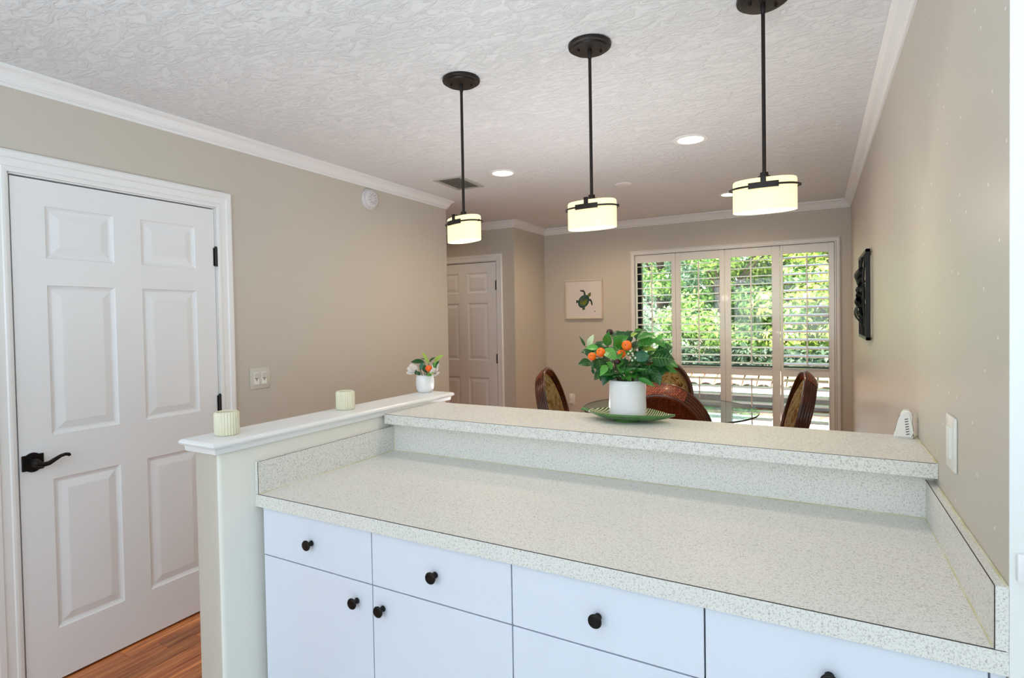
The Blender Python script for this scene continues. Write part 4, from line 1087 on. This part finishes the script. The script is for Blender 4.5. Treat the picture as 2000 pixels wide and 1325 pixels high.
# ------------------------------------------------------------------ dining table and chairs
TC = Vector((-0.990, 4.258, 0))
tb = empty('glass_table', TC); tag(tb, 'round glass topped dining table with a rattan pedestal', 'table')
bm = bmesh.new(); lathe(bm, [(0, 0.738), (0.633, 0.738)], 96); lathe(bm, [(0, 0.750), (0.633, 0.750)], 96)
finish(bm, 'glass_top', M['tableglass'], tb, 30)
bm = bmesh.new(); lathe(bm, [(0.633, 0.738), (0.636, 0.741), (0.636, 0.747), (0.633, 0.750)], 96); finish(bm, 'glass_edge', M['glassedge'], tb, 60)
bm = bmesh.new(); lathe(bm, [(0, 0), (0.27, 0), (0.28, 0.02), (0.26, 0.05), (0.15, 0.12), (0.11, 0.35), (0.15, 0.62), (0.24, 0.70), (0.26, 0.737), (0, 0.737)], 40); finish(bm, 'pedestal', M['woven'], tb, 50)

LEAN = radians(15)
CCZ = 0.702
def back_pt(s, t, d):
    """s lateral, t up along the leaning back from its centre, d towards the front"""
    return Vector((s, -0.235 - (t + CCZ - 0.42) * sin(LEAN) + d * cos(LEAN), CCZ + t * cos(LEAN) + d * sin(LEAN)))
def make_chair(loc, rz, label):
    root = empty('dining_chair', loc, rz); tag(root, label, 'chair', 'rattan dining chairs around the glass table')
    A_, B_ = 0.290, 0.338
    for k in range(5):
        bm = bmesh.new(); ra = A_ - 0.010 * k; rb = B_ - 0.010 * k; d = 0.037 - 0.018 * k
        tube(bm, [back_pt(ra * cos(t), rb * sin(t), d) for t in [2 * pi * i / 56 for i in range(56)]], 0.0128, 8, closed=True)
        finish(bm, 'hoop', M['rattan'], root, 60)
    # wrapped binding over the top of the hoops
    bm = bmesh.new(); secs = []
    for i in range(21):
        t = pi / 2 - 0.55 + 1.10 * i / 20; bulge = 1 + 0.012 * (i % 2)
        ring = []
        for k in range(14):
            a = 2 * pi * k / 14; q1 = 0.0155 * bulge * cos(a); q2 = 0.0555 * bulge * sin(a)
            rr = q1 * 0.874 + q2 * 0.486; dd = -q1 * 0.486 + q2 * 0.874
            ring.append(bm.verts.new(back_pt((A_ - 0.020 + rr) * cos(t), (B_ - 0.020 + rr) * sin(t), dd + 0.001)))
        secs.append(ring)
    for A, B in zip(secs, secs[1:]):
        for k in range(14): bm.faces.new((A[k], A[(k + 1) % 14], B[(k + 1) % 14], B[k]))
    bm.faces.new(secs[0]); bm.faces.new(secs[-1][::-1])
    finish(bm, 'binding', M['woven'], root, 60)
    for nm, ra, rb, d0, bulge, mt in (('woven_back', 0.250, 0.298, -0.030, -0.014, M['woven']), ('back_cushion', 0.262, 0.310, 0.005, 0.048, M['fabric'])):
        bm = bmesh.new(); rings = []; nr = 7
        for i in range(nr + 1):
            q = i / nr
            if i == 0: rings.append([bm.verts.new(back_pt(0, 0, d0 + bulge))]); continue
            rings.append([bm.verts.new(back_pt(ra * q * cos(t), rb * q * sin(t), d0 + bulge * (1 - q ** 3.0))) for t in [2 * pi * j / 40 for j in range(40)]])
        for A, B in zip(rings, rings[1:]):
            for j in range(40):
                if len(A) == 1: bm.faces.new((A[0], B[j], B[(j + 1) % 40]))
                else: bm.faces.new((A[j], B[j], B[(j + 1) % 40], A[(j + 1) % 40]))
        bmesh.ops.solidify(bm, geom=bm.faces[:], thickness=0.006)
        finish(bm, nm, mt, root, 60)
    bm = bmesh.new(); ring = []
    def seat_pt(t, r, z):
        x = r * 0.265 * math.copysign(abs(cos(t)) ** 0.75, cos(t)); y = r * 0.245 * math.copysign(abs(sin(t)) ** 0.75, sin(t))
        return (x * (1.0 + 0.12 * (y / 0.245)), y + 0.01, z)
    tube(bm, [seat_pt(2 * pi * i / 48, 1.0, 0.385) for i in range(48)], 0.020, 10, closed=True)
    tube(bm, [seat_pt(2 * pi * i / 48, 1.0, 0.352) for i in range(48)], 0.014, 8, closed=True)
    finish(bm, 'seat_frame', M['rattan'], root, 60)
    bm = bmesh.new(); loops = []
    for r, z in ((0.0, 0.392), (0.9, 0.392), (0.98, 0.405), (1.0, 0.43), (0.95, 0.455), (0.75, 0.468), (0.4, 0.474), (0.0, 0.476)):
        loops.append([bm.verts.new(seat_pt(0, 0, z))] if r == 0 else [bm.verts.new(seat_pt(2 * pi * i / 40, r, z)) for i in range(40)])
    for A, B in zip(loops, loops[1:]):
        for j in range(40):
            k = (j + 1) % 40
            if len(A) == 1: bm.faces.new((A[0], B[j], B[k]))
            elif len(B) == 1: bm.faces.new((A[j], A[k], B[0]))
            else: bm.faces.new((A[j], A[k], B[k], B[j]))
    finish(bm, 'seat_cushion', M['fabric'], root, 60)
    for sx, sy in ((-1, 1), (1, 1), (-1, -1), (1, -1)):
        bm = bmesh.new(); x, y = sx * 0.215, 0.01 + sy * 0.195
        tube(bm, [(x, y, 0.375), (x * 1.02, y + sy * 0.01, 0.2), (x * 1.10, y + sy * 0.035, 0.012), (x * 1.10, y + sy * 0.035, 0.0)], [0.021, 0.019, 0.016, 0.014], 10)
        finish(bm, 'leg', M['rattan'], root, 60)
    bm = bmesh.new()
    for sx in (-1, 1): tube(bm, [(sx * 0.225, -0.205, 0.17), (sx * 0.225, 0.225, 0.17)], 0.010, 8)
    tube(bm, [(-0.225, 0.01, 0.17), (0.225, 0.01, 0.17)], 0.010, 8)
    for sx in (-1, 1): tube(bm, [(sx * 0.20, -0.20, 0.36), tuple(back_pt(sx * 0.20, -0.20, -0.01))], 0.018, 8)
    finish(bm, 'stretcher', M['rattan'], root, 60)
    return root
make_chair((-0.855, 3.690, 0), radians(6), 'rattan dining chair with its woven back to the bar, right behind the vase')
make_chair((-1.548, 4.130, 0), radians(-80), 'rattan dining chair on the left, in front of the hallway corner')
make_chair((-0.435, 4.420, 0), radians(99), 'rattan dining chair on the right, in front of the last shutter panel')
make_chair((-1.240, 4.860, 0), radians(186), 'rattan dining chair beyond the table, partly hidden by the bouquet leaves')

# ------------------------------------------------------------------ outdoors
tag(bobj('ground', M['soil'], -16, 12, 6.6, 40, -0.30, -0.06), 'brown mulch ground beyond the patio', 'ground', kind='structure')
tag(bobj('patio', M['patio'], -6, 5, 5.885, 8.75, -0.20, -0.02), 'sunlit pale concrete patio outside the window', 'patio', kind='structure')
gw = empty('wall_garden', (-1.0, 9.5, 0)); tag(gw, 'low grey outbuilding wall with white eaves and clay tiles outside', 'wall', kind='structure')
bm = bmesh.new(); box(bm, -4.5, 4.5, 0.30, 0.55, -0.06, 0.30); finish(bm, 'wall_body', M['stucco_dark'], gw)
bm = bmesh.new(); box(bm, -4.5, 4.5, -0.30, 0.30, 0.255, 0.275); box(bm, -4.5, 4.5, -0.32, -0.29, 0.245, 0.345); finish(bm, 'fascia', M['fascia'], gw)
tile_me = None
for k in range(44):
    if tile_me is None:
        bm = bmesh.new(); n = 8
        def arc(y, z, r): return [bm.verts.new((r * cos(pi * i / n), y, z + r * 0.62 * sin(pi * i / n))) for i in range(n + 1)]
        A = arc(-0.36, 0.345, 0.098); B = arc(0.52, 0.545, 0.084); A2 = arc(-0.36, 0.327, 0.098); B2 = arc(0.52, 0.527, 0.084)
        for i in range(n):
            bm.faces.new((A[i], A[i + 1], B[i + 1], B[i])); bm.faces.new((A2[i + 1], A2[i], B2[i], B2[i + 1]))
            bm.faces.new((A[i + 1], A[i], A2[i], A2[i + 1])); bm.faces.new((B[i], B[i + 1], B2[i + 1], B2[i]))
        bmesh.ops.recalc_face_normals(bm, faces=bm.faces)
        tile_me = bpy.data.meshes.new('roof_tile'); bm.to_mesh(tile_me); bm.free(); tile_me.materials.append(M['clay']); tile_me.shade_smooth()
    o = link('roof_tile', tile_me, gw); o.location = (-4.4 + k * 0.204, 0, 0)

def foliage(name, clusters, n, size, mt, parent, seed, spread=0.30):
    rg = random.Random(seed); vs = []; fs = []
    for i in range(n):
        c, cr = clusters[rg.randrange(len(clusters))]
        d = Vector((rg.gauss(0, 1), rg.gauss(0, 1), rg.gauss(0, 1))); d.normalize()
        p = c + Vector((d.x * cr.x, d.y * cr.y, d.z * cr.z)) * (rg.random() ** 0.45)
        nrm = (d + Vector((rg.uniform(-.7, .7), rg.uniform(-.9, .5), rg.uniform(-.2, 1.0)))).normalized()
        ax = nrm.orthogonal().normalized(); ax.rotate(Matrix.Rotation(rg.uniform(0, 2 * pi), 3, nrm)); bx = nrm.cross(ax)
        s = size * rg.uniform(0.6, 1.3)
        k = len(vs)
        vs += [p - ax * s, p - ax * s * 0.1 + bx * s * 0.42 + nrm * s * 0.06, p + ax * s, p - ax * s * 0.1 - bx * s * 0.42 + nrm * s * 0.06]
        fs.append((k, k + 1, k + 2, k + 3))
    me = bpy.data.meshes.new(name); me.from_pydata([tuple(v) for v in vs], [], fs); me.materials.append(mt)
    return link(name, me, parent)
def tree(x, y, h, w, low, mt, n, seed, label, size=0.056, group=None):
    rg = random.Random(seed)
    root = empty('garden_tree', (x, y, -0.06)); tag(root, label, 'tree', group)
    bm = bmesh.new()
    tube(bm, [(0, 0, -0.05), (0.05, 0.02, h * 0.2), (-0.03, 0.0, h * 0.45), (0.04, 0, h * 0.75)], [0.13, 0.10, 0.08, 0.03], 9)
    finish(bm, 'trunk', M['bark'], root, 60)
    cl = []
    for k in range(46):
        a = rg.uniform(0, 2 * pi); q = rg.random() ** 0.5
        z = low + (h - low) * rg.random()
        prof = sin(pi * min(1, max(0.12, (z - low) / (h - low) * 0.85 + 0.15))) ** 0.5
        c = Vector((cos(a) * w * q * prof, sin(a) * w * q * prof * 0.8, z)); r = rg.uniform(0.24, 0.48)
        cl.append((c, Vector((r * 1.2, r * 1.2, r * 0.75))))
    bm = bmesh.new()
    for c, r in cl[::3]:
        z0 = max(0.3, c.z * 0.55); tube(bm, [(0.01, 0, z0), (c.x * 0.5, c.y * 0.5, z0 + (c.z - z0) * 0.6), tuple(c)], [0.035, 0.022, 0.010], 6)
    finish(bm, 'branch', M['bark'], root, 60)
    f = foliage('foliage', cl, n, size, mt, root, seed + 1)
    f['kind'] = 'stuff'
    return root
tree(-2.9, 12.0, 4.1, 1.5, 0.75, M['tree_c'], 16000, 31, 'grey green tree behind the first shutter panel')
tree(-1.55, 11.2, 4.0, 1.35, 0.70, M['tree_b'], 16000, 32, 'leafy green tree behind the second shutter panel')
tree(-0.55, 12.3, 4.2, 1.4, 0.75, M['tree_a'], 17000, 33, 'sunny yellow green tree behind the third shutter panel')
tree(0.35, 11.3, 4.0, 1.35, 0.85, M['tree_a'], 16000, 34, 'bright leafy tree behind the last shutter panel')
tree(-2.2, 14.6, 4.4, 1.9, 0.6, M['tree_b'], 12000, 35, 'tall tree farther back between the first two shutter panels', 0.07)
tree(-0.1, 14.8, 4.5, 2.0, 0.6, M['tree_b'], 12000, 36, 'tall tree farther back behind the last two shutter panels', 0.07)
tree(-4.6, 14.2, 4.4, 1.9, 0.6, M['tree_c'], 12000, 37, 'pale tree farthest left in the garden', 0.07)
tree(1.7, 12.6, 4.2, 1.6, 0.7, M['tree_a'], 10000, 38, 'tree at the right edge of the garden view')
for i, (x, lb) in enumerate(((-2.4, 'low dark shrub under the grey green tree'), (-1.6, 'low dark shrub between the first two shutter panels'), (-0.9, 'low dark shrub left of the middle of the window'), (-0.2, 'low dark shrub behind the third shutter panel'), (0.5, 'low dark shrub at the right end of the garden wall'))):
    r_ = empty('garden_shrub', (x, 10.55, -0.06)); tag(r_, lb, 'shrub', 'low shrubs behind the garden wall')
    rg = random.Random(60 + i)
    cl = [(Vector((rg.uniform(-.35, .35), rg.uniform(-.2, .2), rg.uniform(0.2, 0.85))), Vector((0.26, 0.22, 0.2))) for _ in range(9)]
    f = foliage('foliage', cl, 1500, 0.06, M['shrub'], r_, 70 + i); f['kind'] = 'stuff'
    bm = bmesh.new()
    for c, _ in cl: tube(bm, [(0, 0, 0), (c.x * 0.5, c.y * 0.5, c.z * 0.6), tuple(c)], [0.015, 0.012, 0.006], 5)
    finish(bm, 'stem', M['bark'], r_, 60)
